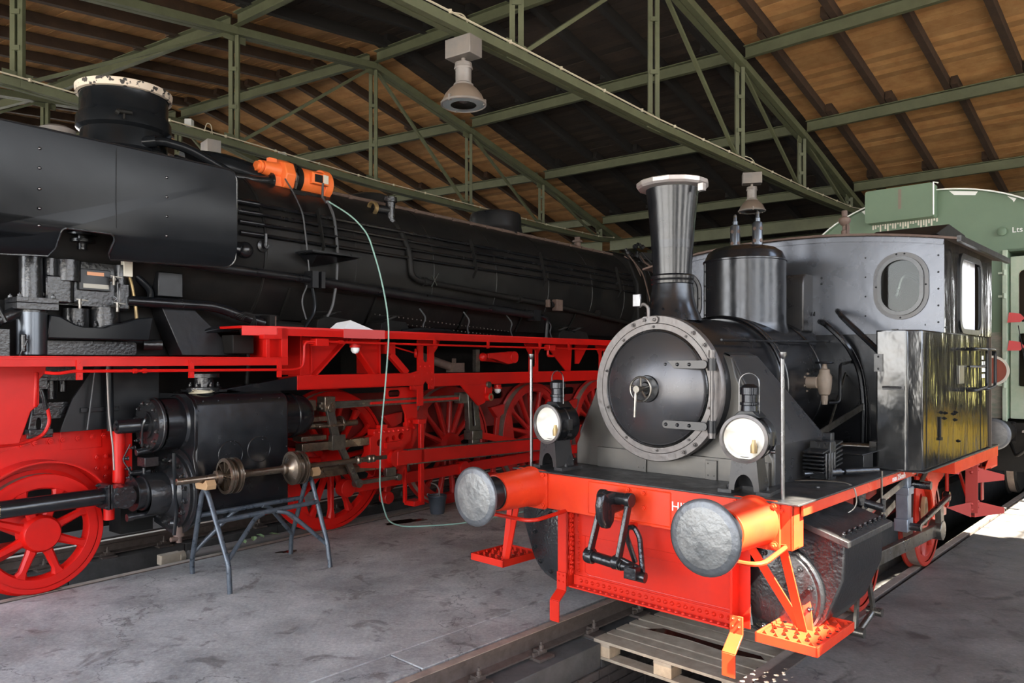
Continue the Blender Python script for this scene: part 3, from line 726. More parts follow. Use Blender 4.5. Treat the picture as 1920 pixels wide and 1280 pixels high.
door = obj('smokebox_door', dr, M['door'], L1, ang=60)
dr = MB().lathe([(.402,.965),(.407,.958),(.414,.966),(.414,.975)], bc, Y, 72, cap=False); obj('door_rim', dr, M['steel'], door)
hw = MB(); hc = Vector((bc[0],.79,bc[2])); hw.ring(hc, Y, .083, .0085, 32, 8)
for k in range(5):
    a = RAD(90+72*k); hw.tube([hc, hc+Vector((math.cos(a)*.083,0,math.sin(a)*.083))], .008, 6)
hw.cyl((bc[0],.75,bc[2]),(bc[0],.87,bc[2]),.020); hwd = MB().lathe([(.095,.872),(.09,.862),(.05,.858),(.04,.84)], bc, Y, 28); obj('boss_plate', hwd, M['semi'], door)
hw.lathe([(.024,.735),(.024,.765)], bc, Y, 14); hw.tube([(bc[0]-.01,.745,bc[2]),(bc[0]-.012,.735,bc[2]-.19)], .0105, 8)
obj('hand_wheel', hw, M['oily'], door)
for z, x0 in ((1.925,.06),(1.515,.06)):
    st = MB().poly(rrect(x0,.40,z-.028,z+.028,.026), 'y', .902,.920); 
    h = obj('hinge_strap', st, M['smokebox'], door, bev=.003)
    rv = MB()
    for dx in (.03,.12,.21): rv.rivet((x0+dx,.903,z), nY, .014, .014)
    rv.cyl((.425,.925,z-.04),(.425,.925,z+.04),.028); obj('hinge_rivet', rv, M['semi'], h)
hr = MB().cyl((.425,.925,1.44),(.425,.925,2.0),.012); hr.cyl((.425,.925,1.44),(.425,.925,1.50),.026); hr.cyl((.425,.925,1.97),(.425,.925,2.02),.022)
obj('hinge_rod', hr, M['ring'], L1)
lb = MB().poly(rrect(bc[0]-.10,bc[0]+.03,2.215,2.262,.02), 'y', .955,.973); 
for dx in (-.075,.005): lb.bolt((bc[0]+dx,.956,2.238), nY, .012, .010)
lb.tube([(bc[0]-.05,.965,2.25),(bc[0]-.05,.96,2.33),(bc[0]-.085,.955,2.355),(bc[0]-.115,.95,2.335)], .012, 8, fil=.03)
lbr = obj('lamp_iron', lb, M['ring'], L1)
obj('lamp_iron_plate', MB().box(bc[0]-.165,bc[0]-.100,.935,.955,2.335,2.425), M['steel'], lbr, bev=.004)
# chimney
ch = MB().lathe([(.215,-.02),(.195,.03),(.172,.08),(.155,.15),(.143,.25)], (AX,1.20,2.255), Z, 40, cap=False)
ch.lathe([(.143,.245),(.152,.25),(.154,.268),(.146,.276),(.154,.284),(.156,.302),(.146,.312),(.138,.316)], (AX,1.20,2.255), Z, 40, cap=False)
ch.lathe([(.136,.31),(.148,.50),(.166,.72),(.186,.90),(.192,.945)], (AX,1.20,2.255), Z, 40, cap=False)
ch.lathe([(.17,.94),(.15,.5),(.0,.45)], (AX,1.20,2.255), Z, 40, cap=False)
chm = obj('chimney', ch, M['gloss'], L1, ang=30)
rm = MB().lathe([(.188,.930),(.245,.940),(.258,.955),(.258,.982),(.245,.990),(.165,.985),(.165,.92)], (AX,1.20,2.255), Z, 14, cap=False)
rm.box(AX+.235,AX+.275,1.15,1.19,3.14,3.19); obj('chimney_rim', rm, M['white_metal'], chm, smooth=False)
rv = MB()
for k in range(12):
    a = RAD(k*30+10); rv.rivet((AX+.19*math.cos(a),1.20+.19*math.sin(a),2.275+.05*abs(math.sin(a))-.02*abs(math.cos(a))), Z, .012)
obj('base_rivet', rv, M['gloss'], chm, kind='stuff')
# dome with safety valves
dm = MB().lathe([(.40,-.25),(.36,-.12),(.338,-.04),(.332,.0),(.332,.50),(.325,.512),(.322,.53),(.30,.58),(.25,.615),(.17,.635),(0,.642)], (AX,2.34,2.265), Z, 48, cap=False)
dome = obj('steam_dome', dm, M['gloss'], L1, ang=30)
obj('dome_band', MB().lathe([(.332,.498),(.338,.502),(.338,.514),(.330,.518)], (AX,2.34,2.265), Z, 48, cap=False), M['gloss'], dome)
sm = MB().box(AX-.2365,AX-.2285,2.098,2.112,2.26,2.76)
for k in range(4): sm.rivet((AX-.232,2.10,2.33+k*.12), (-.7,-.7,0), .008)
obj('dome_seam', sm, M['gloss'], dome)
for x, y in ((-.155,2.40),(.055,2.38)):
    v = MB().lathe([(.050,0),(.050,.015),(.042,.02),(.042,.20),(.036,.215),(.022,.222),(.022,.25),(.016,.255),(.013,.30),(.008,.31)], (x,y,2.885), Z, 18)
    sv = obj('safety_valve', v, M['bluesteel'], dome)
    hmb = MB()
    for h in (.06,.16):
        for a in (-100,-20): 
            ra = RAD(a); hmb.lathe([(.016,0),(.016,.003),(.010,.004)], (x+.040*math.cos(ra), y+.040*math.sin(ra), 2.885+h), (math.cos(ra),math.sin(ra),0), 12)
    obj('valve_port', hmb, M['rust'], sv)
    obj('valve_cap', MB().lathe([(.014,.27),(.014,.295),(.009,.305)], (x,y,2.885), Z, 8), M['brass'], sv)
# sand box behind the dome
sbx = MB().poly([(2.76,2.20),(2.76,2.60),(2.77,2.66),(2.80,2.69),(3.05,2.69),(3.13,2.675),(3.18,2.64),(3.20,2.58),(3.20,2.20)], 'x', -.30, .285)
sand = obj('sand_box', sbx, M['smokebox'], L1, bev=.012, ang=50)
lv = MB().box(.285,.295,3.00,3.14,2.37,2.385); lv.bar((.30,2.95,2.34),(.30,3.0,2.44),.012,.012); 
for k in range(3): lv.cyl((.285,3.02+k*.04,2.41),(.315,3.02+k*.04,2.41),.008)
lv.cyl((.285,2.99,2.29),(.33,2.99,2.29),.022); obj('sand_lever', lv, M['semi'], sand)
obj('box_latch', MB().cyl((-.2,2.74,2.66),(-.2,2.74,2.74),.012), M['semi'], sand)
pp = MB().tube([(.33,2.99,2.29),(.42,2.86,2.27),(.60,2.86,2.10),(.68,2.95,1.88),(.72,2.93,1.60),(.72,2.90,1.14)], .024, 8, fil=.2)
obj('sand_pipe', pp, M['gloss'], L1)
pp = MB().tube([(.50,2.96,2.36),(.58,2.72,2.36),(.66,2.60,2.30),(1.02,2.46,1.98)], .022, 8, fil=.06); obj('hand_rail_pipe', pp, M['gloss'], L1)
pp = MB().tube([(.62,2.42,1.62),(.68,2.50,1.62),(.68,2.50,1.82),(.64,2.62,1.92),(.60,2.95,1.94)], .013, 8, fil=.06); pp.tube([(.60,2.95,1.94),(.8,3.3,1.95)], .013, 6); obj('feed_pipe', pp, M['semi'], L1)
# boiler check valve
cv = MB().lathe([(.085,0),(.085,.02),(.045,.03),(.045,.11)], (.47,2.30,1.78), X, 18)
cv.lathe([(.02,-.17),(.026,-.13),(.026,-.10),(.040,-.09),(.050,-.05),(.056,.0),(.056,.045),(.04,.075),(.04,.10),(.022,.11),(.015,.15)], (.62,2.34,1.78), Z, 18)
for k in range(6):
    a = RAD(60*k+20); cv.bolt((.49,2.30+.068*math.cos(a),1.78+.068*math.sin(a)), X, .010, .014)
ck = obj('check_valve', cv, M['beige'], L1)
obj('valve_hand_wheel', MB().ring((.62,2.34,1.935), Z, .062, .009, 24, 6).tube([(.56,2.34,1.935),(.68,2.34,1.935)], .007, 6), M['semi'], ck)
# braces beside the boiler, deck gear
obj('brace_bar', MB().bar((.70,1.98,1.40),(.72,3.15,1.62),.012,.05), M['oily'], L1)
obj('thin_rod', MB().cyl((.74,1.98,1.30),(.55,3.0,1.86),.009,.009,8), M['oily'], L1)
lp = MB()
for k in range(6): lp.bar((.86,1.50,1.20+k*.026),(.86,1.86,1.235+k*.030), .14, .013)
lp.box(.80,.94,1.60,1.70,1.142,1.40); lp.box(.84,.90,1.72,1.78,1.36,1.45)
for k in range(4): lp.cyl((.94,1.52+k*.05,1.16),(.94,1.52+k*.05,1.33),.008,.008,6)
obj('lubricator_pump', lp, M['cast'], L1, bev=.003)
bnc = MB().box(.72,1.0,2.05,2.55,1.27,1.282); bnc.box(.74,.99,2.10,2.30,1.142,1.27); bnc.box(.80,.99,2.42,2.44,1.142,1.27); obj('deck_bracket', bnc, M['semi'], L1, bev=.004)
rs = MB().cyl((.60,2.62,1.27),(1.08,2.75,1.27),.028,.028,12); rs.box(.86,.94,2.62,2.76,1.142,1.32); rs.cyl((.92,2.72,1.27),(1.12,2.78,1.275),.060,.060,16)
obj('reversing_shaft', rs, M['oily'], L1)
rr = MB().tube([(.82,1.45,1.19),(1.04,1.85,1.19)], .012, 8); rr.cyl((.98,1.74,1.19),(1.12,1.98,1.19),.022); rr.cyl((.92,1.64,1.19),(.96,1.71,1.19),.028)
obj('drain_cock_rod', rr, M['cast'], L1)
obj('drain_rod', MB().tube([(1.135,2.02,1.18),(1.135,2.02,.84)], .008, 6), M['oily'], L1)
obj('deck_cable', MB().tube([(.80,1.35,1.155),(.95,1.45,1.160),(1.13,1.50,1.155),(1.15,1.50,1.0),(1.05,1.45,.93),(.95,1.2,.98)], .005, 6, fil=.08), M['oily'], L1)
# cab: front sheet with oval windows, roof, sides, side tanks
def roofz(x): return 3.02-.125*(x/1.32)**2
arch = [(x,roofz(x)) for x in [1.30-2.6*i/20 for i in range(21)]]
ov = lambda cx: rrect(cx-.150,cx+.150,2.335,2.765,.149,6)
cf = MB().poly([(-1.30,2.17),(1.30,2.17)]+arch, 'y', 2.96, 2.972, [ov(.99),ov(-.99)])
front = obj('cab_front_sheet', cf, M['cabfront'], L1)
cfb = MB().poly([(-.9,1.142),(.98,1.142),(.98,2.17),(-.9,2.17)], 'y', 2.97, 2.98); obj('cab_lower_front', cfb, M['gloss'], L1)
rv = MB()
for i in range(22):
    x = 1.24-2.48*i/21; rv.rivet((x,2.955,roofz(x)-.04), nY, .007)
for k in range(5): rv.rivet((1.26,2.96,2.25+k*.13), nY, .008)
for k in range(4): rv.rivet((.72,2.96,2.32+k*.16), nY, .007)
for x, z in ((.36,2.66),(.36,2.61),(.02,2.70),(.05,2.66),(-.02,2.72),(.02,2.62)): rv.rivet((x,2.96,z), nY, .010)
rv.box(.93,.97,2.93,2.96,2.19,2.205)
obj('sheet_rivet', rv, M['semi'], front, kind='stuff')
st = MB()
pa = [(x, 2.952, roofz(x)-.022) for x in [1.30-2.6*i/24 for i in range(25)]]
for p, q in zip(pa[:-1], pa[1:]): st.bar(p, q, .008, .055, (0,0,1))
obj('arch_angle', st, M['cabfront'], front)
for cx in (.99,-.99):
    wf = MB().poly(rrect(cx-.205,cx+.205,2.28,2.82,.203,8), 'y', 2.948,2.962, [rrect(cx-.150,cx+.150,2.335,2.765,.149,8)])
    w_ = obj('window_frame', wf, M['smokebox'], L1, bev=.003)
    obj('window_ring', MB().poly(rrect(cx-.172,cx+.172,2.313,2.787,.171,8), 'y', 2.932,2.950, [rrect(cx-.142,cx+.142,2.343,2.757,.141,8)]), M['gloss'], w_, bev=.003)
    rv = MB()
    for dx,dz in ((-.03,.255),(.03,.255),(.185,0),(-.185,0),(0,-.255)): rv.rivet((cx+dx,2.948,2.55+dz), nY, .008)
    obj('frame_rivet', rv, M['semi'], w_)
    obj('window_pane', MB().poly(rrect(cx-.145,cx+.145,2.34,2.76,.144,8), 'y', 2.956,2.960), M['glass'], w_)
ra = [(-1.40,roofz(1.40)),(-1.2,roofz(1.2))]
top = [(x,roofz(x)+.012) for x in [1.42-2.84*i/24 for i in range(25)]]; bot = [(x,z-.018) for x,z in reversed(top)]
obj('cab_roof', MB().poly(top+bot, 'y', 2.90, 4.72), M['rust'], L1, bev=.003)
obj('roof_gutter', MB().box(1.40,1.43,2.90,4.72,2.855,2.90), M['semi'], L1)
fl_ = MB().poly([(3.35,3.00),(4.55,3.00),(4.3,3.10),(3.75,3.13)], 'x', .55, 1.15); obj('roof_hatch', fl_, M['dull'], L1, bev=.004)
wh = MB().lathe([(.026,0),(.026,.06),(.018,.065),(.018,.10),(.03,.11),(.046,.13),(.05,.15),(.046,.165),(.03,.175),(.018,.18),(.024,.20),(.024,.23)], (.52,3.05,3.0), Z, 16)
wh.box(.545,.555,3.03,3.07,3.02,3.11); obj('whistle', wh, M['rust'], L1)
# cab side: upper sheet with window opening
for sx in (1,-1):
    x = sx*1.30
    sdp = MB().poly([(2.97,2.17),(4.62,2.17),(4.62,2.90),(2.97,2.90)], 'x', x-.012, x, [rrect(3.45,4.15,2.20,2.80,.10)])
    side = obj('cab_side_sheet', sdp, M['panel'], L1)
    fr_ = MB().poly(rrect(3.41,4.19,2.175,2.84,.12), 'x', x, x+sx*.012, [rrect(3.46,4.14,2.215,2.79,.09)]); obj('side_window_frame', fr_, M['semi'], side, bev=.003)
    cu = MB(); n = 26
    for i in range(n):
        y0, y1 = 3.44+.72*i/n, 3.44+.72*(i+1)/n; a0, a1 = .02*math.sin(i*1.1), .02*math.sin((i+1)*1.1)
        q = x-sx*.05; cu.add([(q+a0,y0,2.17),(q+a1,y1,2.17),(q+a1,y1,2.84),(q+a0,y0,2.84)], [(0,1,2,3)])
    obj('curtain', cu, M['curtain'], side)
    tk = MB().poly([(.99,2.36),(1.20,2.36),(1.285,2.45),(1.285,4.60),(.99,4.60)] if sx > 0 else [(-.99,2.36),(-1.20,2.36),(-1.285,2.45),(-1.285,4.60),(-.99,4.60)], 'z', 1.143, 2.175)
    tank = obj('side_tank', tk, M['panel'], L1, bev=.012)
    if sx > 0:
        sb_ = MB().box(1.2855,1.288,4.235,4.243,1.15,2.17); sb_.box(1.2855,1.288,2.53,2.54,1.16,2.16); obj('panel_seam', sb_, M['dull'], tank)
        gr = MB()
        for y0, y1 in ((3.70,4.12),(4.17,4.45)):
            gr.tube([(1.29,y0,2.05),(1.36,y0,2.05),(1.36,y1,2.05),(1.36,y1,1.72),(1.36,y0,1.70),(1.29,y0,1.70)], .013, 8, fil=.05)
        gr.tube([(1.29,3.80,1.90),(1.35,3.92,1.90),(1.36,4.05,1.905)], .010, 6); obj('grab_handle', gr, M['semi'], tank)
        obj('maker_plate', MB().box(1.2855,1.293,3.46,3.62,1.76,1.91), M['plate'], tank, bev=.003)
        rows = [(1.995,((0,.07),)),(1.945,((0,.07),(.10,.03))),(1.885,((0,.08),(.09,.05))),(1.83,((0,.07),(.08,.04)))]
        for z, bl in rows:
            for (o_, w_) in bl: obj('white_lettering', MB().box(1.2855,1.2865,4.29+o_,4.29+o_+w_,z-.036,z), M['white'], tank)
        lc = MB().cyl((1.29,2.88,1.52),(1.29,2.88,1.35),.010,.010,8); lc.box(1.286,1.30,2.86,2.92,1.34,1.36)
        for y,z in ((2.93,1.55),(3.05,1.54),(3.30,1.52),(3.35,1.47),(3.36,1.53),(3.02,1.50),(3.45,1.29)): lc.bolt((1.286,y,z), X, .010, .012)
        obj('tank_latch', lc, M['dull'], tank)
        hg = MB().box(.98,1.04,2.35,2.362,1.87,2.0)
        for dz in (.02,.11): hg.rivet((1.01,2.35,1.87+dz), nY, .008)
        hg.box(1.04,1.19,2.345,2.36,1.735,1.765); hg.cyl((1.04,2.345,1.755),(1.17,2.345,1.755),.007); obj('tank_hinge', hg, M['gloss'], tank)
        rv = MB()
        for y in (2.42,3.0,3.45,3.9,4.2): rv.rivet((1.30,y+.02,2.21), X, .008)
        obj('side_rivet', rv, M['semi'], tank)
obj('cab_rear_sheet', MB().poly([(-1.30,1.14),(1.30,1.14)]+arch, 'y', 4.60, 4.62), M['inside'], L1)
obj('cab_inner_pipe', MB().tube([(1.02,3.5,1.9),(1.02,3.5,2.62),(.86,3.5,2.72),(.80,3.5,2.5)], .02, 8, fil=.12), M['steel'], L1)
obj('cab_floor_box', MB().box(-.95,.95,3.0,4.6,1.145,1.9), M['dull'], L1)
# cylinders
for sx in (-1,1):
    cx = sx*.865; k = MB()
    def q(t, y, z): return (sx*t, y, z)
    pts = [(.61,.86),(.61,1.02),(.86,1.045),(1.27,.875),(1.255,.66),(1.16,.42),(1.03,.27),(.86,.215),(.70,.26),(.61,.38)]
    k.poly([(sx*a,c) for a,c in pts], 'y', .93, 1.63)
    cyl = obj('cylinder_block', k, M['cast'], L1, bev=.008, ang=30)
    k = MB().add([q(.74,.90,1.075),q(1.30,.90,.905),q(1.30,1.70,.905),q(.74,1.70,1.075),q(.74,.90,1.04),q(1.30,.90,.868),q(1.30,1.70,.868),q(.74,1.70,1.04)],
                 [(0,1,2,3),(7,6,5,4),(0,4,5,1),(1,5,6,2),(2,6,7,3),(3,7,4,0)])
    obj('valve_chest_lid', k, M['deck'], cyl, bev=.004)
    bb = MB()
    nv = Vector((sx*.17,0,.56)).normalized()
    for i in range(9):
        y = .95+i*.09
        for t in (.79,1.25):
            bb.bolt(q(t,y,1.075-.17*(t-.74)/.56), nv, .015, .02)
    obj('lid_bolt', bb, M['cast'], cyl, kind='stuff')
    rl = MB().lathe([(.018,0),(.018,.02),(.032,.025),(.032,.04),(.016,.05),(.016,.085),(.028,.09),(.028,.12),(.014,.13),(.014,.15)], q(.99,1.25,1.0), Z, 12)
    rl.tube([q(.99,1.25,1.11),q(.93,1.12,1.12),q(.95,1.0,1.10)], .008, 6, fil=.03); rl.cyl(q(.99,1.25,1.11),q(1.06,1.32,1.12),.010,.010,8)
    obj('relief_valve', rl, M['steel'], cyl)
    cv_ = MB().lathe([(.29,.93),(.29,.905),(.28,.895),(.262,.895),(.258,.885),(.20,.873),(.10,.868),(0,.868)], (cx,0,.54), Y, 48, cap=False)
    cov = obj('cylinder_cover', cv_, M['cast'], cyl)
    bb = MB()
    for i in range(12):
        a = RAD(15+30*i); bb.bolt((cx+.232*math.cos(a),.883,.54+.232*math.sin(a)), nY, .016, .02)
    obj('cover_bolt', bb, M['cast'], cov, kind='stuff')
    dc = MB().tube([(sx*.72,.90,.50),(sx*.70,.88,.36),(sx*.72,.86,.30)], .022, 8, fil=.03); obj('drain_cock', dc, M['cast'], cyl)
    # oil pump bits behind the lid
    op = MB().lathe([(.04,0),(.04,.10),(.05,.10),(.05,.125)], q(1.02,1.92,.93), Z, 16); op.cyl(q(1.02,1.92,.97),q(1.15,1.98,.93),.028); op.cyl(q(1.15,2.0,.90),q(1.15,2.0,.99),.018)
    obj('oil_pot', op, M['cast'], L1)
# wheels
def wheel(parent, x, y, R, z, mat_, nsp=9, hub=.11, rim=.07, boss=.05, sgn=1, tyre=None, rot=0, cw=None, mirror=1, tw=.13, spw=.035, zc=None):
    """spoked wheel, outer face at x, on axis sgn*X"""
    zc = R+z if zc is None else zc
    o = (x,y,zc); a = (sgn,0,0); m = MB()
    Ri = R-.045
    m.lathe([(Ri-rim,-tw+.02),(Ri-rim,-.03),(Ri-rim+.014,-.012),(Ri,-.012),(Ri,-tw+.02),(Ri-rim,-tw+.02)], o, a, 64, cap=False)
    m.lathe([(hub,-tw),(hub,.0),(hub-.02,boss),(0,boss)], o, a, 28, cap=False)
    for k in range(nsp):
        an = RAD(rot+360*k/nsp); d = Vector((0,math.cos(an),math.sin(an))); p = Vector((0,-d.z,d.y)); c = Vector(o)
        r0, r1 = hub*.8, Ri-rim+.01; w0, w1 = spw*1.25, spw*.95
        xa, xb = -.015*sgn, -(tw*.62)*sgn
        P = []
        for (r,w) in ((r0,w0),(r0+.25*(r1-r0),w0*.8),(r0+.8*(r1-r0),w1*.85),(r1,w1*1.7)):
            for (xx,ww) in ((xa,.55),(xa-.02*sgn,1),(xb,.8)):
                for s_ in (-1,1): P.append(c+Vector((xx,0,0))+d*r+p*w*ww*s_)
        F_ = []
        for i in range(3):
            b0, b1 = i*6, i*6+6
            for (u,v) in ((0,1),(1,3),(3,5),(5,4),(4,2),(2,0)): F_.append((b0+u,b0+v,b1+v,b1+u))
        m.add(P, F_)
    if cw is not None:
        an = RAD(cw); hw_ = RAD(42)
        pts = [((Ri-rim+.01)*math.cos(an+hw_*(i/8*2-1)), (Ri-rim+.01)*math.sin(an+hw_*(i/8*2-1))) for i in range(9)]
        m.poly([(y+p_[0], zc+p_[1]) for p_ in pts], 'x', x-.02*sgn, x-.09*sgn)
    w = obj('wheel', m, mat_, parent, ang=45)
    t_ = MB().lathe([(Ri,0),(R-.008,0),(R,-.008),(R-.004,-tw+.03),(R+.028,-tw+.015),(R+.028,-tw),(Ri,-tw)], o, a, 72, cap=False)
    obj('tyre', t_, tyre or mat_, w, ang=40)
    tr = MB().lathe([(R+.0005,-.010),(R-.003,-tw+.032)], o, a, 72, cap=False); obj('tread', tr, M['railtop'], w)
    return w
for y, rt in ((2.55,10),(4.35,30)):
    for sx in (1,-1):
        w = wheel(L1, sx*.83, y, .44, .0, M['bred'], 9, .10, .06, .05, sx, rot=rt, cw=200)
    obj('axle', MB().cyl((-.7,y,.44),(.7,y,.44),.07), M['dull'], L1)
# valve gear on the near (right) side
x = 1.02
g = MB()
obj('slide_bar', MB().bar((x,1.70,.845),(x,2.98,1.015),.06,.055), M['steel'], L1, bev=.003)
obj('slide_bar_lower', MB().bar((x,1.68,.66),(x,2.62,.86),.06,.06), M['oily'], L1, bev=.003)
lk = MB().box(x-.045,x+.045,2.88,2.97,.66,1.08); lk.box(x-.05,x+.05,2.85,3.0,.60,.70); lk.box(x-.052,x+.052,2.87,2.99,1.03,1.11); 
for z in (.92,): lk.box(x-.055,x+.055,2.86,3.0,z-.03,z+.03)
ob = obj('expansion_link', lk, M['linksteel'], L1, bev=.004)
bb = MB().cyl((x-.1,2.93,1.055),(x+.10,2.93,1.055),.012,.012,8); bb.cyl((x-.05,2.92,.64),(x+.13,2.92,.64),.030,.030,14); bb.cyl((x,3.08,.955),(x+.16,3.08,.955),.034,.034,14); bb.bar((x+.02,3.08,.955),(x+.02,2.95,.93),.05,.06)
obj('link_pin', bb, M['steel'], ob)
obj('connecting_rod', MB().bar((x+.02,1.95,.52),(x+.02,3.75,.47),.045,.10), M['oily'], L1, bev=.006)
cr_ = MB().cyl((x-.02,3.78,.47),(x+.08,3.78,.47),.085,.085,22); cr_.bar((x+.05,3.78,.47),(x+.05,3.76,.70),.05,.09,Y); obj('return_crank', cr_, M['oily'], L1, bev=.004)
er = MB().tube([(x+.10,2.94,.645),(x+.10,3.85,.755)], .024, 10); er.lathe([(.032,-.01),(.045,.0),(.045,.045),(.03,.05)], (x+.06,3.88,.755), X, 8); obj('eccentric_rod', er, M['steel'], L1)
xh = MB().box(x-.05,x+.05,1.88,2.05,.46,.60); xh.cyl((x,1.90,.50),(x+.09,1.90,.50),.036,.036,6); xh.cyl((x-.0,2.06,.50),(x+.08,2.06,.50),.028); xh.cyl((x-.0,1.62,.56),(x,1.9,.53),.025); obj('crosshead', xh, M['oily'], L1, bev=.003)
cb = MB().bar((x+.06,1.90,.50),(x+.06,2.02,.20),.02,.05,Y); cb.bar((x+.02,1.84,.46),(x+.02,1.78,.10),.02,.05,Y); cb.cyl((x+.04,1.78,.10),(x+.06,2.02,.19),.022,.022,10); cb.cyl((x+.02,2.02,.19),(x+.12,2.02,.19),.030,.030,12); cb.cyl((x-.02,1.78,.10),(x+.08,1.78,.10),.034,.034,12)
obj('combination_lever', cb, M['oily'], L1)
vs_ = MB().cyl((x,1.64,.885),(x,2.10,.93),.018,.018,8); vs_.box(x-.04,x+.06,1.72,1.80,.84,.95); vs_.cyl((x+.04,1.72,.83),(x+.09,1.72,.83),.028); vs_.cyl((x+.04,1.72,.95),(x+.09,1.72,.95),.028); obj('valve_spindle', vs_, M['steel'], L1)
ar = MB().bar((1.15,2.86,1.16),(1.13,2.98,1.37),.03,.075,Y); ar.cyl((1.13,2.97,1.36),(1.19,2.97,1.36),.022); ar.tube([(1.165,2.95,1.33),(1.165,3.05,1.10),(1.10,3.08,.965)], .018, 8, fil=.05); obj('lifting_arm', ar, M['brown'], L1, bev=.002)
bl = MB().lathe([(.20,0),(.20,.06)], (.84,3.05,.92), X, 32, cap=False); obj('guard_ring', bl, M['oily'], L1)
# orange guard plate, splasher and brake gear below the cab
og = MB().poly([(3.72,1.13),(4.58,1.13),(4.54,.90),(4.22,.82),(4.08,.70),(4.10,.45),(4.02,.45),(4.0,.66),(3.92,.84),(3.80,.93),(3.72,.95)], 'x', .94, .955)
for k in range(10):
    a0_, a1_ = RAD(5+k*10), RAD(15+k*10); og.poly([(3.55+r_*math.cos(a_), .48+r_*math.sin(a_)) for r_, a_ in ((.50,a0_),(.50,a1_),(.515,a1_),(.515,a0_))], 'x', .86, .96)
obj('orange_guard', og, M['ored'], L1, bev=.002)
ogb = MB().poly([(3.66,.95),(3.80,.90),(3.95,.72),(4.02,.45),(3.75,.40),(3.62,.55)], 'x', .90, .915, [circ(3.80,.63,.06,14,ry=.14)]); obj('guard_back_plate', ogb, M['ared'], L1)
wd = MB().poly(circ(3.78,.62,.055,12,ry=.13), 'x', .93, .965); obj('wooden_wedge', wd, M['wood'], L1, bev=.004)
bk = MB().tube([(.98,4.40,1.08),(.98,4.40,.66)], .016, 8); bk.ring((.98,4.40,.61), X, .035, .011, 14, 6); bk.tube([(.98,4.38,1.05),(1.02,4.58,.97),(1.15,4.45,.62)], .014, 8, fil=.08); obj('brake_rod', bk, M['ared'], L1)
obj('brake_arm', MB().poly([(4.10,.62),(4.40,.60),(4.40,.50),(4.15,.52)], 'x', .96,.975), M['ored'], L1)
# cab steps and rear beam
cst = obj('step_upright', MB().bar((1.20,4.32,1.12),(1.20,4.32,.56),.10,.012,Y), M['stepred'], L1, bev=.002)
obj('step_upright', MB().bar((1.20,4.74,1.08),(1.20,4.74,.62),.012,.085,Y), M['stepred'], L1, bev=.002)
for z in (.84,.53):
    obj('step_tread', MB().poly([(1.16,4.36),(1.22,4.34),(1.38,4.74),(1.35,4.80),(1.16,4.74)], 'z', z-.012, z).add([(1.22,4.34,z),(1.38,4.74,z),(1.38,4.74,z+.04),(1.22,4.34,z+.14)], [(0,1,2,3)]), M['stepred'], L1, bev=.001)
obj('step_foot', MB().add([(1.20,4.30,.66),(1.20,4.30,.52),(1.02,4.20,.60)], [(0,1,2)]), M['stepred'], L1, smooth=False)
rv = MB()
for z in (.64,.59,.98,.93): rv.rivet((1.20,4.31,z), (.3,-1,0), .016); rv.rivet((1.24,4.38,z+.02), (.8,-.6,0), .014)
obj('step_rivet', rv, M['stepred'], cst)
rb = MB().box(-1.25,1.28,4.95,4.98,.93,1.13); rb.box(1.0,1.28,4.70,4.95,.93,.945); rb.poly([(4.45,.945),(4.95,.945),(4.95,1.13),(4.80,1.13)], 'x', 1.27, 1.28); obj('rear_beam', rb, M['ored'], L1, bev=.003)
obj('rear_pipe', MB().tube([(1.10,4.10,1.10),(1.14,4.12,1.06),(1.12,4.13,.93)], .022, 8, fil=.03), M['flagred'], L1)
# ------------------------------------------------------------------ the big locomotive (x = towards the aisle, y = back along it, z = up)
L2 = thing('steam_locomotive', 'huge black steam locomotive with red frame, red wheels and smoke deflector', 'locomotive', (BG_O[0], BG_O[1], 0), -BG_TH)
BC = (-.80, 0, 3.13)
# boiler: smokebox, barrel with bands, firebox
bm_ = MB().lathe([(.90,-.6),(.93,-.58),(.93,2.1)], BC, Y, 64); sbx2 = obj('smokebox', bm_, M['dull'], L2)
bm_ = MB().lathe([(.945,2.05),(.945,10.3)], BC, Y, 64); bo2 = obj('boiler', bm_, M['boiler'], L2)
for y in (2.1,3.3,4.6,5.9,7.2,8.5,9.6): obj('boiler_band', MB().lathe([(.945,y-.03),(.951,y-.027),(.951,y+.027),(.945,y+.03)], BC, Y, 64, cap=False), M['boiler'], bo2)
fb = MB().poly([(-.8+1.02,2.35),(-.8+1.0,3.4),(-.8+.8,3.85),(-.8+.4,4.05),(-.8,4.10),(-.8-.4,4.05),(-.8-.8,3.85),(-.8-1.0,3.4),(-.8-1.02,2.35)], 'y', 10.0, 12.0); obj('firebox', fb, M['dull'], L2, bev=.03)
cab2 = MB().poly([(-.8+1.45,2.3),(-.8+1.45,3.7),(-.8+.9,4.15),(-.8,4.3),(-.8-.9,4.15),(-.8-1.45,3.7),(-.8-1.45,2.3)], 'y', 12.0, 14.0); obj('cab', cab2, M['dull'], L2, bev=.02)
# cladding below the barrel, access doors and row of rivets
ap2 = MB(); 
for y0,y1 in ((2.4,3.6),(3.65,5.3),(5.35,6.6),(6.65,8.0),(8.05,9.6)): ap2.add([(.08,y0,2.72),(.08,y1,2.72),(-.12,y1,2.40),(-.12,y0,2.40)], [(0,1,2,3)]); ap2.bar((.085,y0,2.73),(-.11,y0,2.40),.02,.03)
obj('lower_cladding', ap2, M['dull'], L2)
rv = MB()
for i in range(34): rv.rivet((-.02,3.7+i*.08,2.52-.004*i), X, .010); rv.rivet((-.06,3.74+i*.08,2.44-.004*i), X, .010)
obj('rivet_row', rv, M['oily'], L2, kind='stuff')
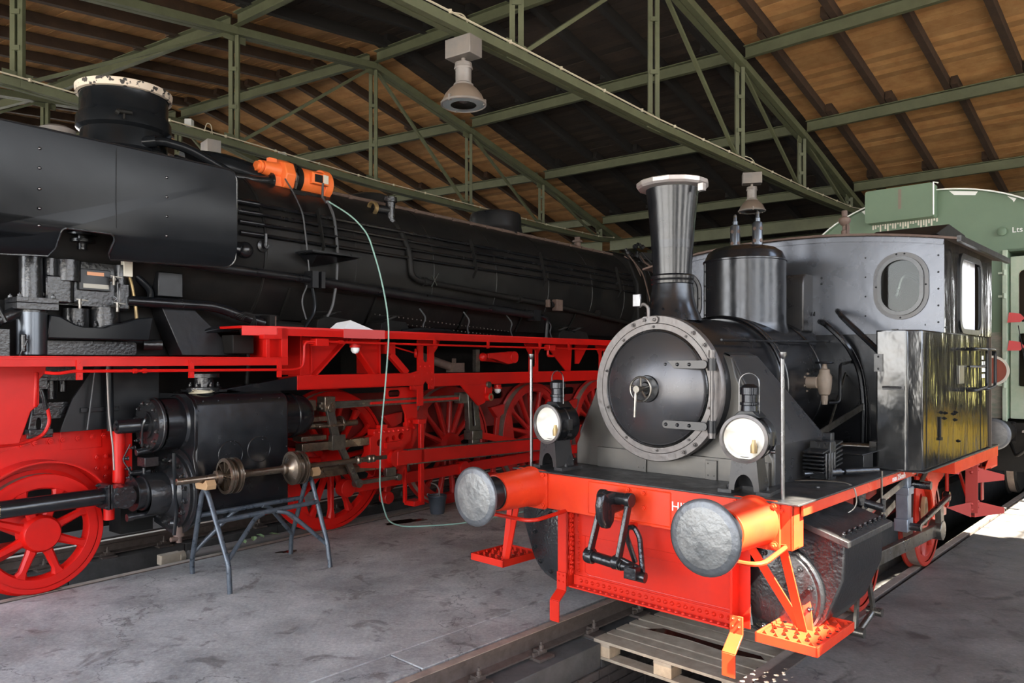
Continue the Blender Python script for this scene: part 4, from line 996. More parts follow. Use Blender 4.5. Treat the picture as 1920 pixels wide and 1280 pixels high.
# smoke deflector with its cut-out
dp = [(-1.2,3.74),(1.30,3.74)]+circ(1.36,3.64,.10,5,90,0,True)+[(1.46,3.64),(1.47,2.92)]+circ(1.38,2.92,.09,5,0,-90,True)[1:]
dp += [(.36,2.80)]+circ(.36,2.86,.0,1,0,0)[:0]+[(.33,2.84),(.345,2.94)]+circ(.30,2.95,.045,4,0,90,True)+circ(-.02,2.95,.045,4,90,180,True)+[(-.075,2.84),(-.11,2.78),(-1.2,2.72)]
# lower half curves inwards: build the plate as rows
def defl(x0, name, mat_):
    m = MB(); rows = []
    pts = dp; tri = MB().poly(pts, 'x', -.006, .006)
    nv = []
    for (xx,y,z) in tri.v:
        k = max(0,(3.02-z)); nv.append((x0 + xx - k*k*1.6, y, z))
    m.v = nv; m.f = tri.f; return m
sd_ = bmesh.new()
dm_ = defl(.56, 'smoke_deflector', None)
de = obj('smoke_deflector', dm_, M['deflect'], L2, smooth=False)
# finer curvature: split the sheet in height
bmx = bmesh.new(); bmx.from_mesh(de.data)
for zc_ in (3.05,2.98,2.92,2.87,2.83,2.80,2.77,2.74): 
    bmesh.ops.bisect_plane(bmx, geom=bmx.verts[:]+bmx.edges[:]+bmx.faces[:], plane_co=(0,0,zc_), plane_no=(0,0,1))
for v in bmx.verts:
    off = .006 if (v.co.x - (.56 - max(0,3.02-v.co.z)**2*1.6)) > 0 else -.006
    v.co.x = .56 + off - max(0,3.06-v.co.z)**2*1.9
bmx.to_mesh(de.data); bmx.free(); de.data.shade_smooth(); de.data.set_sharp_from_angle(angle=RAD(40))
fx = lambda z: .56 - max(0,3.06-z)**2*1.9
rimp = [(fx(z)+.006,y,z) for (y,z) in dp]
obj('deflector_rim', MB().tube(rimp+[rimp[0]], .009, 6), M['cast'], de)
rv = MB()
for z in (3.58,3.43,3.27,3.12,2.99): rv.rivet((fx(z)+.006,-.22,z), X, .013)
for z in (3.55,3.38,3.21,3.04): rv.rivet((fx(z)+.006,.78,z), X, .013)
obj('deflector_rivet', rv, M['steel'], de, kind='stuff')
obj('deflector_seam', MB().box(.5665,.5675,.35,.353,3.05,3.70), M['dull'], de)
ot = MB().box(-2.16,-2.15,-1.2,1.46,2.8,3.74); obj('smoke_deflector', ot, M['deflect'], L2)
# chimney with flaking cream rim
co = (-.80,1.05,3.98)
c_ = MB().lathe([(.52,-.10),(.44,.02),(.40,.07),(.40,.16),(.395,.26)], co, Z, 56, cap=False)
c_.lathe([(.395,.25),(.435,.28),(.435,.38),(.415,.42),(.405,.44),(.405,.62),(.41,.64)], co, Z, 56, cap=False); c_.lathe([(.38,.66),(.36,.2),(0,.15)], co, Z, 56, cap=False)
ch2 = obj('chimney', c_, M['deflect'], L2)
obj('chimney_rim', MB().lathe([(.412,.615),(.44,.62),(.445,.69),(.425,.70),(.37,.695),(.37,.62)], co, Z, 56, cap=False), M['cream'], ch2)
cb = MB(); a = RAD(-25); p = Vector(co)+Vector((.445*math.cos(a),.445*math.sin(a),.36)); tdir = Vector((-math.sin(a),math.cos(a),0))
cb.tube([p-tdir*.07,p+tdir*.07], .022, 10); cb.tube([p-tdir*.07,p-tdir*.04-Vector((0,0,.02))], .026, 8); cb.tube([p,p-Vector((.0,.0,.07))], .010, 6)
obj('clamp_bolt', cb, M['dull'], ch2)
vp = MB().tube([(-.42,1.10,4.10),(-.35,1.20,4.13),(-.30,1.45,4.10),(-.25,1.75,3.98),(-.2,1.9,3.9)], .045, 10, fil=.1); vp.cyl((-.45,1.06,4.10),(-.36,1.16,4.12),.06); obj('chimney_drain', vp, M['deflect'], L2)
obj('smokebox_vent', MB().lathe([(.16,0),(.15,.06),(.09,.09),(0,.10)], (-.6,.35,4.02), Z, 24), M['lampgrey'], L2)
# fat feed pipes on top behind the deflector, small dome, sand dome, top rail
pt = MB().tube([(-.60,1.55,4.02),(-.50,1.9,4.05),(-.50,2.4,4.0),(-.5,2.75,3.95)], .15, 16, fil=.2); obj('feed_heater_pipe', pt, M['deflect'], L2)
pt = MB().tube([(-.38,1.35,3.98),(-.34,1.8,3.92),(-.32,2.25,3.93),(-.32,2.42,3.96)], .055, 12, fil=.1); pt.lathe([(.10,0),(.10,.03)], (-.32,2.40,3.955), Y, 14); obj('exhaust_pipe', pt, M['cast'], L2)
sdm = MB().lathe([(.47,0),(.44,.08),(.425,.14),(.42,.30),(.40,.36),(.33,.385),(0,.40)], (-.80,7.0,3.98), Z, 44, cap=False)
sdo = obj('sand_dome', sdm, M['semi'], L2)
wp = MB().box(-.43,-.425,6.98,7.10,4.12,4.28); wpn = obj('warning_plate', wp, M['white'], sdo, label='white plate with a red lightning arrow')
ar_ = MB().poly([(7.07,4.27),(7.03,4.19),(7.05,4.19),(7.02,4.13),(7.055,4.205),(7.035,4.205),(7.055,4.27)], 'x', -.4249,-.4235); obj('lightning_arrow', ar_, M['warnred'], sdo)
obj('steam_dome', MB().lathe([(.35,0),(.32,.06),(.30,.13),(.2,.17),(0,.18)], (-.80,4.3,4.02), Z, 36, cap=False), M['boiler'], L2)
tr_ = MB().tube([(-.36,2.6,3.99),(-.36,6.2,3.99),(-.36,10.2,3.985)], .022, 8)
for i in range(20): tr_.lathe([(.032,0),(.032,.06)], (-.36,2.8+i*.38,3.985), Y, 8)
obj('top_hand_rail', tr_, M['rust'], L2)
sv2 = MB().lathe([(.06,0),(.06,.10),(.09,.11),(.09,.14),(.05,.15),(.05,.2)], (-.5,9.0,4.0), Z, 14); obj('safety_valve', sv2, M['rust'], L2)
# valve on the barrel with its lagged pipe running down and back
bv = MB().lathe([(.085,-.16),(.085,-.13),(.06,-.125),(.062,.10),(.085,.105),(.085,.135),(.075,.14),(.075,.165)], (-.12,4.05,3.86), Z, 18)
for k in range(6):
    a = RAD(60*k); bv.bolt((-.12+.075*math.cos(a),4.05+.075*math.sin(a),3.99), Z, .010, .03); bv.bolt((-.12+.075*math.cos(a),4.05+.075*math.sin(a),3.70), -Vector(Z), .010, .02)
bv.cyl((-.12,4.05,3.86),(-.14,3.82,3.85),.05); 
blv = obj('feed_valve', bv, M['cast'], L2)
obj('valve_mouth', MB().lathe([(.085,0),(.085,-.05),(.065,-.05),(.065,.0)], (-.145,3.80,3.85), Y, 20, cap=False), M['brass'], blv)
lp2 = MB().tube([(-.10,4.05,3.72),(.02,4.06,3.62),(.165,4.10,3.35),(.185,4.12,3.02),(.19,4.25,2.96),(.19,4.5,2.95),(.17,7.2,2.83),(.12,10.2,2.62)], .038, 10, fil=.12)
for y in (4.35,6.35,7.15,8.6): lp2.lathe([(.058,-.03),(.058,.03)], (.185,y,2.96-.045*(y-4.3)), Y, 10)
obj('lagged_pipe', lp2, M['dull'], L2)
cl_ = MB().box(.15,.25,7.25,7.42,2.74,2.92); cl_.box(.20,.26,7.0,7.06,2.78,2.90); obj('pipe_clamp', cl_, M['rust'], L2, bev=.01)
obj('cross_clip', MB().bar((.24,4.42,2.90),(.24,4.55,3.08),.012,.014).bar((.24,4.52,2.92),(.24,4.44,3.04),.012,.014), M['steel'], L2)
# four long thin pipes
for k, z in enumerate((3.58,3.47,3.36,3.245)):
    xx = BC[0] + math.sqrt(max(.01,.98**2-(z-BC[2])**2))
    zb = z-.005
    m = MB().tube([(xx-.02,1.85,z),(xx,2.2,z),(xx,5.5,z-.01),(xx-.01,9.9,z-.02),(xx-.25,10.6,z+.02)], .019 if k else .022, 8)
    m.cyl((xx-.02,1.75,z),(xx-.01,2.02,z),.034 if not k else .028)
    obj('long_pipe', m, M['gloss'], L2)
for y in (2.75,5.35,7.0,9.35):
    m = MB().bar((BC[0]+.90,y,3.64),(BC[0]+1.005,y,3.20),.05,.014,Y); m.bar((BC[0]+1.005,y,3.20),(BC[0]+.94,y,3.10),.03,.012,Y)
    obj('pipe_bracket', m, M['dull'], L2)
# stout steam pipe under the deflector and back
sp_ = MB().tube([(.30,.45,2.87),(.24,2.55,2.83)], .045, 12); sp_.box(.17,.31,2.52,2.60,2.74,2.92); sp_.box(.17,.31,2.64,2.69,2.74,2.92); sp_.tube([(.23,2.69,2.82),(.22,3.1,2.80),(.20,6.7,2.64)], .055, 12); sp_.box(.14,.27,6.62,6.80,2.56,2.72)
sp_.tube([(.20,6.8,2.64),(.20,7.05,2.62),(.18,7.05,2.3)], .035, 10, fil=.1)
obj('main_steam_pipe', sp_, M['semi'], L2)
sh_ = MB().box(.12,.42,2.45,2.62,3.10,3.12); sh_.add([(.12,2.45,3.10),(.42,2.50,3.08),(.42,3.05,3.09),(.12,3.10,3.11),(.15,2.62,2.98)], [(0,1,4),(1,2,4),(2,3,4),(3,0,4),(0,1,2,3)]); sh_.box(.10,.44,2.42,3.10,3.105,3.125)
obj('step_shelf', sh_, M['semi'], L2)
cp_ = MB().cyl((.05,1.55,3.10),(.30,1.70,3.05),.07); cp_.ball((.28,1.72,3.05),.085); obj('pipe_stub', cp_, M['gloss'], L2)
vv = MB().lathe([(.065,0),(.065,.02),(.03,.03),(.03,.08)], (.13,2.02,3.14), X, 14); vv.cyl((.2,2.02,3.14),(.2,2.02,3.26),.018); obj('wash_out_plug', vv, M['cast'], L2)
gc = MB().tube([(-.18,2.52,3.98),(-.02,2.52,3.80),(.17,2.50,3.55),(.21,2.52,3.20),(.215,2.56,2.84),(.20,2.45,2.60),(.20,2.52,2.40)], .009, 6, fil=.1); obj('thin_cable', gc, M['greycable'], L2)
# cab-end pipework tangle by the firebox
random.seed(3)
for k in range(9):
    y = 9.9+random.uniform(0,.9); x_ = random.uniform(-.1,.25)
    m = MB().tube([(x_-.25,y,3.95+random.uniform(-.1,.15)),(x_,y+.1,3.7+random.uniform(-.1,.1)),(x_+.1,y+random.uniform(-.1,.3),3.2+random.uniform(-.2,.2)),(x_+.05,y+random.uniform(0,.5),2.5)], random.choice((.014,.02,.03)), 7, fil=.12)
    obj('branch_pipe', m, random.choice((M['dull'],M['rust'],M['semi'])), L2)
m = MB()
for k in range(9):
    c = (random.uniform(-.4,.15), 9.7+random.uniform(0,1.2), 3.75+random.uniform(0,.35)); m.lathe([(.05,0),(.05,.05),(.03,.06),(.03,.12)], c, (random.uniform(-1,1),random.uniform(-1,1),random.uniform(0,1)), 8)
obj('valve_fitting', m, M['semi'], L2, kind='stuff')

# ---- air pump below the cut-out, with its bracket
pm = MB().poly(rrect(-.06,.63,2.42,2.80,.04), 'x', -.22, .10)
for y0,y1,r in ((-.03,.08,.055),(.09,.21,.06),(.55,.64,.05)): pm.cyl(((.10),(y0+y1)/2,2.44),((.10),(y0+y1)/2,2.80),r,r,16)
pm.cyl((.10,.16,2.62),(.10,.16,2.80),.10,.10,20)
pump = obj('air_pump', pm, M['cast'], L2, bev=.018, ang=50)
b_ = MB().box(.10,.135,.24,.50,2.555,2.74); obj('pump_cover', b_, M['semi'], pump, bev=.006)
obj('name_plate', MB().box(.135,.140,.30,.44,2.685,2.715), M['copperplate'], pump); 
b_ = MB().box(.135,.140,.27,.48,2.575,2.612); nb_ = obj('data_plate', b_, M['plate'], pump)
rv = MB()
for y in (.0,.07,.17,.30,.42,.52): rv.cyl((.04,y,2.80),(.04,y,2.86),.020,.020,6)
for y in (-.02,.02,.55,.60): rv.bolt((.105,y,2.50), X, .016,.018)
for z in (2.50,2.56,2.62,2.68): rv.bolt((.11,.02,z), X, .015,.016)
obj('pump_bolt', rv, M['steel'], pump, kind='stuff')
obj('pump_flange', MB().box(.02,.16,-.03,.16,2.43,2.66), M['cast'], pump, bev=.015); obj('pump_flange', MB().box(.0,.15,.56,.66,2.40,2.64), M['cast'], pump, bev=.015)
for y, z in ((.50,2.66),(.22,2.44),(.53,2.43)):
    ck_ = MB().cyl((.10,y,z),(.20,y,z),.016); ck_.bar((.19,y-.03,z+.03),(.19,y+.07,z+.02),.010,.010); ck_.cyl((.19,y,z-.05),(.19,y,z+.03),.014)
    obj('drain_cock', ck_, M['oily'], pump)
tv = MB().lathe([(.04,0),(.04,.05),(.10,.06),(.10,.085),(.05,.09),(.05,.11),(.12,.12),(.12,.135),(.03,.14),(.02,.19)], (.12,.27,2.90), Z, 20); obj('top_valve', tv, M['cast'], L2)
k = MB().box(-.30,-.22,-.06,.72,2.80,3.02); obj('pump_back_plate', k, M['dull'], L2)
br_ = MB().poly([(-.02,2.33),(.06,2.32),(.18,2.255),(.26,2.235),(.40,2.235),(.45,2.26),(.55,2.28),(.70,2.33),(.84,2.345),(.80,2.13),(-.04,2.13)], 'x', .09, .22)
pb = obj('pump_bracket', br_, M['deflect'], L2, bev=.012)
lp_ = MB().cyl((.02,.12,2.0),(.02,.12,2.13),.0,.0,4); lp_ = MB().poly(rrect(-.02,.76,2.0,2.12,.03), 'x', -.15, .06); lp_.cyl((.0,.27,2.24),(.0,.27,2.40),.10,.10,20); lp_.cyl((.0,.50,2.24),(.0,.50,2.42),.13,.13,20)
for y in (.16,.25,.38,.47,.62): lp_.bolt((.10,y,2.25), Z, .016, .03)
obj('pump_lower_cylinder', lp_, M['cast'], L2, bev=.01)
# standing pipe and its flange
pc = MB().cyl((.16,-.13,2.02),(.16,-.13,2.36),.105,.105,28); pc.box(.03,.29,-.28,.02,2.36,2.41); pc.box(.03,.29,-.28,.02,2.415,2.455); pc.cyl((.12,-.12,2.45),(.10,-.12,2.95),.085,.085,24)
for y in (-.25,-.01): 
    for x_ in (.06,.26): pc.bolt((x_,y,2.455), Z, .018,.022)
obj('standing_pipe', pc, M['cast'], L2, bev=.006)
obj('highlight_shell', MB().cyl((.16,-.13,2.0),(.16,-.13,2.34),.108,.108,28), M['bluesteel'], L2)  # brighter shell over the lower pipe, put in for its strong highlights
hs_ = MB().tube([(.10,-.7,2.15),(.18,-.45,2.22),(.20,-.32,2.30),(.16,-.2,2.36)], .05, 12, fil=.1); hs_.tube([(.22,-.62,2.9),(.24,-.52,2.6),(.22,-.38,2.35),(.24,-.34,2.25)], .018, 8, fil=.1); hs_.tube([(.28,-.40,2.95),(.30,-.34,2.80)], .02, 8); obj('elbow_pipe', hs_, M['cast'], L2)
hb_ = MB().box(.1,.3,-.60,-.33,1.95,2.20); hb_.tube([(.30,-.27,1.97),(.32,-.22,2.12)], .012, 6); hb_.cyl((.30,-.24,2.02),(.30,-.24,2.16),.022); obj('side_box', hb_, M['cast'], L2, bev=.006)
yp = MB().tube([(.12,.62,2.86),(.10,.70,2.62),(.13,.72,2.42),(.12,.74,2.20)], .016, 8, fil=.05); obj('copper_pipe', yp, M['brass'], L2)
obj('scorched_sleeve', MB().box(.10,.16,.60,.68,2.70,2.88), M['offwhite'], L2, bev=.005)
cu2 = MB().tube([(-.05,.70,2.85),(.02,.80,2.70),(.02,.92,2.60),(.0,.90,2.45)], .035, 10, fil=.08); obj('lagged_bend', cu2, M['deflect'], L2)
ex = MB().tube([(.12,.64,2.485),(.12,1.50,2.485),(.14,1.85,2.38),(.16,2.02,2.34)], .05, 12, fil=.12); obj('exhaust_main', ex, M['gloss'], L2)
ex = MB().tube([(.16,2.05,2.33),(.16,2.45,2.31),(.16,2.62,2.27)], .055, 12); ex.box(.07,.25,2.03,2.09,2.23,2.42); obj('flanged_pipe', ex, M['dull'], L2)
obj('pipe_gasket', MB().box(.08,.24,2.10,2.115,2.24,2.41), M['rust'], L2)
ex = MB().tube([(.10,1.28,2.20),(.14,1.50,2.26),(.14,1.9,2.28)], .035, 10, fil=.1); obj('curved_pipe', ex, M['deflect'], L2)
bt = MB().tube([(.0,.85,2.1),(.05,1.0,2.10)], .05, 10); obj('short_pipe', bt, M['cast'], L2)
# slanting smokebox stay (broad black strut)
stt = MB().add([(.10,.97,2.46),(.10,1.28,2.46),(.20,1.72,2.0),(.20,1.12,2.0),(-.15,.97,2.46),(-.15,1.28,2.46),(-.05,1.72,2.0),(-.05,1.12,2.0)], [(0,1,2,3),(7,6,5,4),(0,4,5,1),(1,5,6,2),(2,6,7,3),(3,7,4,0)])
stt.box(-.1,.10,.94,1.18,2.55,2.78)
obj('smokebox_stay', stt, M['semi'], L2, bev=.008)
obj('under_smokebox', MB().box(-1.4,-.12,-.5,2.4,2.0,2.45), M['dull'], L2)

# ---- running boards (red), hand rails, brackets
rb_ = MB().box(-.1,.70,-1.6,1.93,1.955,1.985); rb_.box(.675,.70,-1.6,1.93,1.905,1.957); rb_.box(.700,.704,-.45,1.93,1.975,1.985)
obj('lower_running_board', rb_, M['red'], L2, bev=.002)
rb_ = MB().poly([(-.1,1.52),(.55,1.52),(.70,1.81),(.70,11.5),(-.1,11.5)], 'z', 2.262, 2.285); rb_.bar((.545,1.52,2.235),(.692,1.81,2.235),.014,.085); rb_.box(.685,.70,1.81,11.5,2.195,2.27)
ub = obj('upper_running_board', rb_, M['red'], L2, bev=.002)
obj('tread_patch', MB().box(.701,.705,2.62,3.20,2.19,2.288), M['flagred'], ub)
rs_ = MB().box(.64,.70,1.86,1.93,1.98,2.27); rs_.box(.62,.70,1.66,1.93,2.16,2.20); rs_.box(.62,.68,1.70,1.74,1.98,2.2); rs_.box(.1,.62,1.88,1.90,1.98,2.26)
obj('board_riser', rs_, M['red'], L2, bev=.002)
for y, z0, z1 in ((.007,1.905,1.82),(.927,1.905,1.82),(1.826,1.905,1.81)):
    m = MB().box(.695,.715,y-.022,y+.022,z1-.02,z0+.05); m.rivet((.715,y,z0+.03), X, .007); m.rivet((.715,y,z1+.01), X, .007); obj('pipe_bracket', m, M['red'], L2)
m = MB().tube([(.66,-.22,1.86),(.70,-.14,1.85),(.71,-.05,1.868),(.71,1.98,1.862),(.70,2.10,1.88),(.69,2.13,2.0),(.69,2.13,2.14),(.71,2.24,2.145),(.71,5.2,2.135),(.71,9,2.13)], .013, 8, fil=.06)
m.lathe([(.02,0),(.02,.03)], (.71,.42,1.865), Y, 8); m.lathe([(.02,0),(.02,.03)], (.71,.50,1.865), Y, 8); m.lathe([(.02,0),(.02,.05)], (.71,2.55,2.145), Y, 8)
obj('red_pipe', m, M['red'], L2)
for y in (4.0,5.0,6.15,6.9,8.2):
    m = MB().box(.695,.715,y-.018,y+.018,2.11,2.22); m.rivet((.715,y,2.24), X, .007); m.rivet((.715,y,2.20), X, .007); obj('pipe_bracket', m, M['red'], L2)
m = MB().box(.64,.74,2.24,2.40,2.10,2.175); m.box(.62,.70,2.16,2.26,2.12,2.155); obj('junction_box', m, M['red'], L2, bev=.004)
m = MB().box(.64,.74,6.35,6.50,2.10,2.175); m.tube([(.70,6.36,2.10),(.70,6.36,2.02),(.70,6.5,2.02)], .02, 8, fil=.03); obj('junction_box', m, M['red'], L2, bev=.004)
for y, x_ in ((2.83,.64),(5.55,.42)):
    m = MB().lathe([(.05,0),(.05,-.03),(.062,-.035),(.062,-.055),(.05,-.06)], (x_,y,2.15 if y<3 else 1.62), Z, 18); lo = obj('gear_lamp', m, M['red'], L2)
    obj('lamp_glass', MB().lathe([(.047,-.06),(.047,-.09),(.030,-.115),(0,-.125)], (x_,y,2.15 if y<3 else 1.62), Z, 16, cap=False), M['white'], lo, label='frosted glass bulb cover')
# brackets under the board: gussets, pillars, long longitudinal beam
g1 = MB().add([(.40,2.27,2.20),(.40,2.86,2.20),(.40,2.43,1.80),(.40,2.27,1.80),(.415,2.27,2.20),(.415,2.86,2.20),(.415,2.43,1.80),(.415,2.27,1.80)], [(0,1,2,3),(7,6,5,4),(0,4,5,1),(1,5,6,2),(2,6,7,3),(3,7,4,0)])
g1.box(.05,.45,2.26,2.28,1.80,2.26); g1.bar((.45,2.86,2.19),(.45,2.43,1.80),.02,.10,X); g1.box(.42,.45,2.40,2.415,1.82,2.2)
obj('board_gusset', g1, M['red'], L2, bev=.002)
g1 = MB().add([(.40,2.90,2.20),(.40,3.36,2.20),(.40,3.36,1.80),(.40,3.22,1.80),(.415,2.90,2.20),(.415,3.36,2.20),(.415,3.36,1.80),(.415,3.22,1.80)], [(0,1,2,3),(7,6,5,4),(0,4,5,1),(1,5,6,2),(2,6,7,3),(3,7,4,0)])
g1.box(.05,.45,3.35,3.37,1.80,2.26); g1.bar((.45,2.90,2.19),(.45,3.24,1.80),.02,.09,X); obj('board_gusset', g1, M['red'], L2, bev=.002)
lb_ = MB().box(.30,.46,2.215,4.03,1.785,1.80); lb_.box(.445,.46,2.215,4.03,1.645,1.79); lb_.box(.30,.46,2.215,4.03,1.645,1.66)
obj('motion_beam', lb_, M['red'], L2, bev=.003)
obj('motion_beam_front', MB().poly([(1.40,1.68),(2.21,1.79),(2.21,1.645),(1.60,1.645)], 'x', .30, .46), M['gloss'], L2, bev=.004)
mp = MB().poly([(3.97,2.20),(4.36,2.20),(4.30,2.10),(4.25,2.05),(4.25,1.60),(4.16,1.60),(4.16,1.66),(4.10,1.70),(4.06,1.66),(4.06,1.40),(3.97,1.40),(3.97,1.60),(3.85,1.60),(3.85,1.80),(3.97,1.83)], 'x', .43, .455, [rrect(4.06,4.15,1.93,2.16,.044)])
mpo = obj('motion_bracket', mp, M['red'], L2, bev=.003)
rv = MB()
for y,z in ((3.90,1.76),(3.90,1.70),(3.90,1.64),(4.01,1.88),(4.09,1.88),(4.17,1.88),(4.21,1.80),(4.21,1.72),(4.13,1.80),(4.20,1.64)): rv.rivet((.455,y,z), X, .012)
obj('bracket_rivet', rv, M['red'], mpo, kind='stuff')
dn = MB().poly([(3.52,1.63),(4.06,1.63),(4.06,1.0),(3.98,.9),(3.80,.55),(3.72,.55),(3.80,.95),(3.86,1.05),(3.86,1.30),(3.80,1.42),(3.60,1.44),(3.55,1.50)], 'x', .33, .35, [rrect(3.58,3.78,1.52,1.60,.038)])
dn.box(.35,.37,3.86,4.02,1.10,1.25); 
for y,z in ((3.90,1.13),(3.98,1.13),(3.90,1.21),(3.98,1.21)): dn.bolt((.37,y,z), X, .018, .015)
obj('guide_yoke', dn, M['red'], L2, bev=.003)
bm2 = MB().box(.42,.45,4.26,8.5,1.63,1.79); obj('rear_beam', bm2, M['red'], L2, bev=.002)
for y0 in (6.25,8.2):
    mp = MB().poly([(y0-.12,2.20),(y0+.32,2.20),(y0+.26,2.10),(y0+.22,2.05),(y0+.22,1.75),(y0-.0,1.75),(y0-.0,2.05),(y0-.06,2.12)], 'x', .43, .452, [rrect(y0+.07,y0+.15,1.86,2.12,.038)]); obj('board_bracket', mp, M['red'], L2, bev=.003)
for y0 in (6.75,8.7):
    g = MB().poly([(y0,2.22),(y0+.75,2.22),(y0+.70,1.75),(y0+.62,1.75)], 'x', .35, .37); g.poly([(y0+.85,2.22),(y0+1.25,2.22),(y0+.95,1.9),(y0+.85,1.9)], 'x', .35,.37); obj('board_gusset', g, M['red'], L2)
# inner frame and darker red gear behind
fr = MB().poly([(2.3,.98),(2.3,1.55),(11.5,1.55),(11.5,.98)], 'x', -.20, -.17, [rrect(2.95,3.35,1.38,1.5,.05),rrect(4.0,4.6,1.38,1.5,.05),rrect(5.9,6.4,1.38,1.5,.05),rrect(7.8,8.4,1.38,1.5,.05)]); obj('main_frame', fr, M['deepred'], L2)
tp = MB().tube([(.15,4.35,2.0),(.28,4.78,1.86)], .055, 12); tp.box(.22,.34,4.72,4.95,1.80,1.92); tp.box(.25,.29,4.80,4.84,1.80,1.98); obj('reversing_sleeve', tp, M['rust'], L2)
wa = MB().tube([(.30,5.25,2.0),(.30,5.9,1.96)], .05, 10); wa.poly([(5.35,2.05),(5.9,2.08),(5.98,2.0),(5.95,1.92),(5.8,1.90),(5.45,1.98),(5.35,1.98)], 'x', .32, .42); wa.cyl((.30,5.92,2.0),(.44,5.92,2.0),.085); wa.ball((.38,5.28,2.0),.06); obj('weigh_shaft_arm', wa, M['red'], L2, bev=.005)
wa = MB().box(.30,.36,5.16,5.24,1.80,2.10); obj('lifting_link', wa, M['oily'], L2)
wa = MB().box(.35,.45,3.45,3.60,2.03,2.17); wa.bar((.40,3.55,2.03),(.40,3.82,1.80),.08,.06,X); wa.cyl((.42,3.62,2.11),(.42,3.92,2.05),.010,.010,8); wa.ring((.42,3.96,2.04), (.6,.8,0), .045, .014, 16, 6); obj('oil_pump_lever', wa, M['red'], L2, bev=.003)
# ---- cylinder block
cz, vz = .76, 1.378
cas = MB().poly([(-.10,.50),(.62,.50),(.62,1.54),(.58,1.61),(.50,1.645),(-.10,1.645)], 'y', 1.02, 1.99)
cb_ = obj('cylinder_casing', cas, M['gloss'], L2, bev=.012)
fc = MB().poly([(-.10,.42),(.20,.36),(.45,.40),(.62,.50),(.655,.70),(.645,.95),(.60,1.10),(.635,1.20),(.635,1.52),(.58,1.60),(.48,1.65),(-.10,1.65)], 'y', 1.00, 1.03); obj('casing_front_plate', fc, M['gloss'], cb_, bev=.004)
rv = MB()
for y in (1.1,1.25,1.45,1.7,1.9): rv.rivet((.60,y,1.585), (.6,0,.6), .006)
for z in (1.5,1.35,1.2,1.05,.9,.75,.6,.53): rv.rivet((.62,1.045,z), X, .006)
for y,z in ((1.40,1.20),(1.40,1.17),(1.36,1.20),(1.70,1.22),(1.70,1.19),(1.66,1.22),(1.97,1.1)): rv.rivet((.62,y,z), X, .008)
for cy in (1.36,1.66): rv.lathe([(.12,0),(.122,.004),(.128,0)], (.62,cy,1.08 if cy<1.5 else 1.1), X, 28, cap=False)
obj('casing_rivet', rv, M['cast'], cb_, kind='stuff')
vt = MB().cyl((.30,1.28,1.65),(.30,1.28,1.70),.16,.16,20); vt.cyl((.30,1.28,1.70),(.30,1.28,1.80),.09,.09,16); vt.cyl((.30,1.28,1.79),(.30,1.28,1.83),.14,.14,18); vt.box(.15,.45,1.13,1.43,1.655,1.68)
for k in range(6):
    a = RAD(60*k); vt.bolt((.30+.12*math.cos(a),1.28+.12*math.sin(a),1.70), Z, .018, .03)
obj('top_valve', vt, M['cast'], L2, bev=.004)
obj('casing_lid', MB().poly(rrect(1.75,1.95,1.645,1.68,.015), 'x', .20,.45), M['gloss'], cb_, bev=.004)
wr = MB()
for k in range(5): wr.ring((.43+.008*k,1.17+.012*(k%3),1.655+.006*k), (0.02*k,.02*(k-2),1), .10-.006*k, .004, 28, 5)
wc = obj('wire_coil', wr, M['cable'])
wc.location = (BG_O[0],BG_O[1],0); wc.rotation_euler = (0,0,-BG_TH); tag(wc, 'loose coil of pale wire lying on the big black cylinder casing', 'wire')
# valve chest
vc = MB().lathe([(.235,.82),(.235,1.02)], (.30,0,vz), Y, 44); vc.lathe([(.245,.98),(.262,1.0),(.262,1.03),(.245,1.03)], (.30,0,vz), Y, 44)
vco = obj('valve_chest', vc, M['gloss'], L2)
vf = MB().lathe([(.235,.80),(.245,.795),(.245,.775),(.235,.77),(.235,.765),(.225,.735),(.12,.735),(.12,.72)], (.30,0,vz), Y, 44); obj('valve_flange', vf, M['cast'], vco)
vb = MB()
for k in range(12): a = RAD(15+30*k); vb.bolt((.30+.195*math.cos(a),.735,vz+.195*math.sin(a)), nY, .016, .018)
vb.tube([(.32,.73,vz+.10),(.38,.68,vz+.06),(.37,.66,vz-.0),(.30,.69,vz-.12),(.28,.70,vz-.19)], .012, 6, fil=.03)
obj('flange_bolt', vb, M['steel'], vco, kind='stuff')
vr = MB().lathe([(.055,.47),(.062,.48),(.062,.75)], (.30,0,vz), Y, 22); vr.lathe([(.03,.455),(.03,.47)], (.30,0,vz), Y, 12); vr.cyl((.36,.66,vz+.03),(.36,.76,vz+.03),.014); obj('spindle_guide', vr, M['gloss'], vco)
vq = MB().lathe([(.225,1.98),(.225,2.28),(.21,2.36),(.17,2.42),(.08,2.44)], (.30,0,vz), Y, 40, cap=False); vq.lathe([(.228,2.20),(.236,2.21),(.236,2.24),(.228,2.25)], (.30,0,vz), Y, 40, cap=False); obj('valve_chest_rear', vq, M['gloss'], vco)
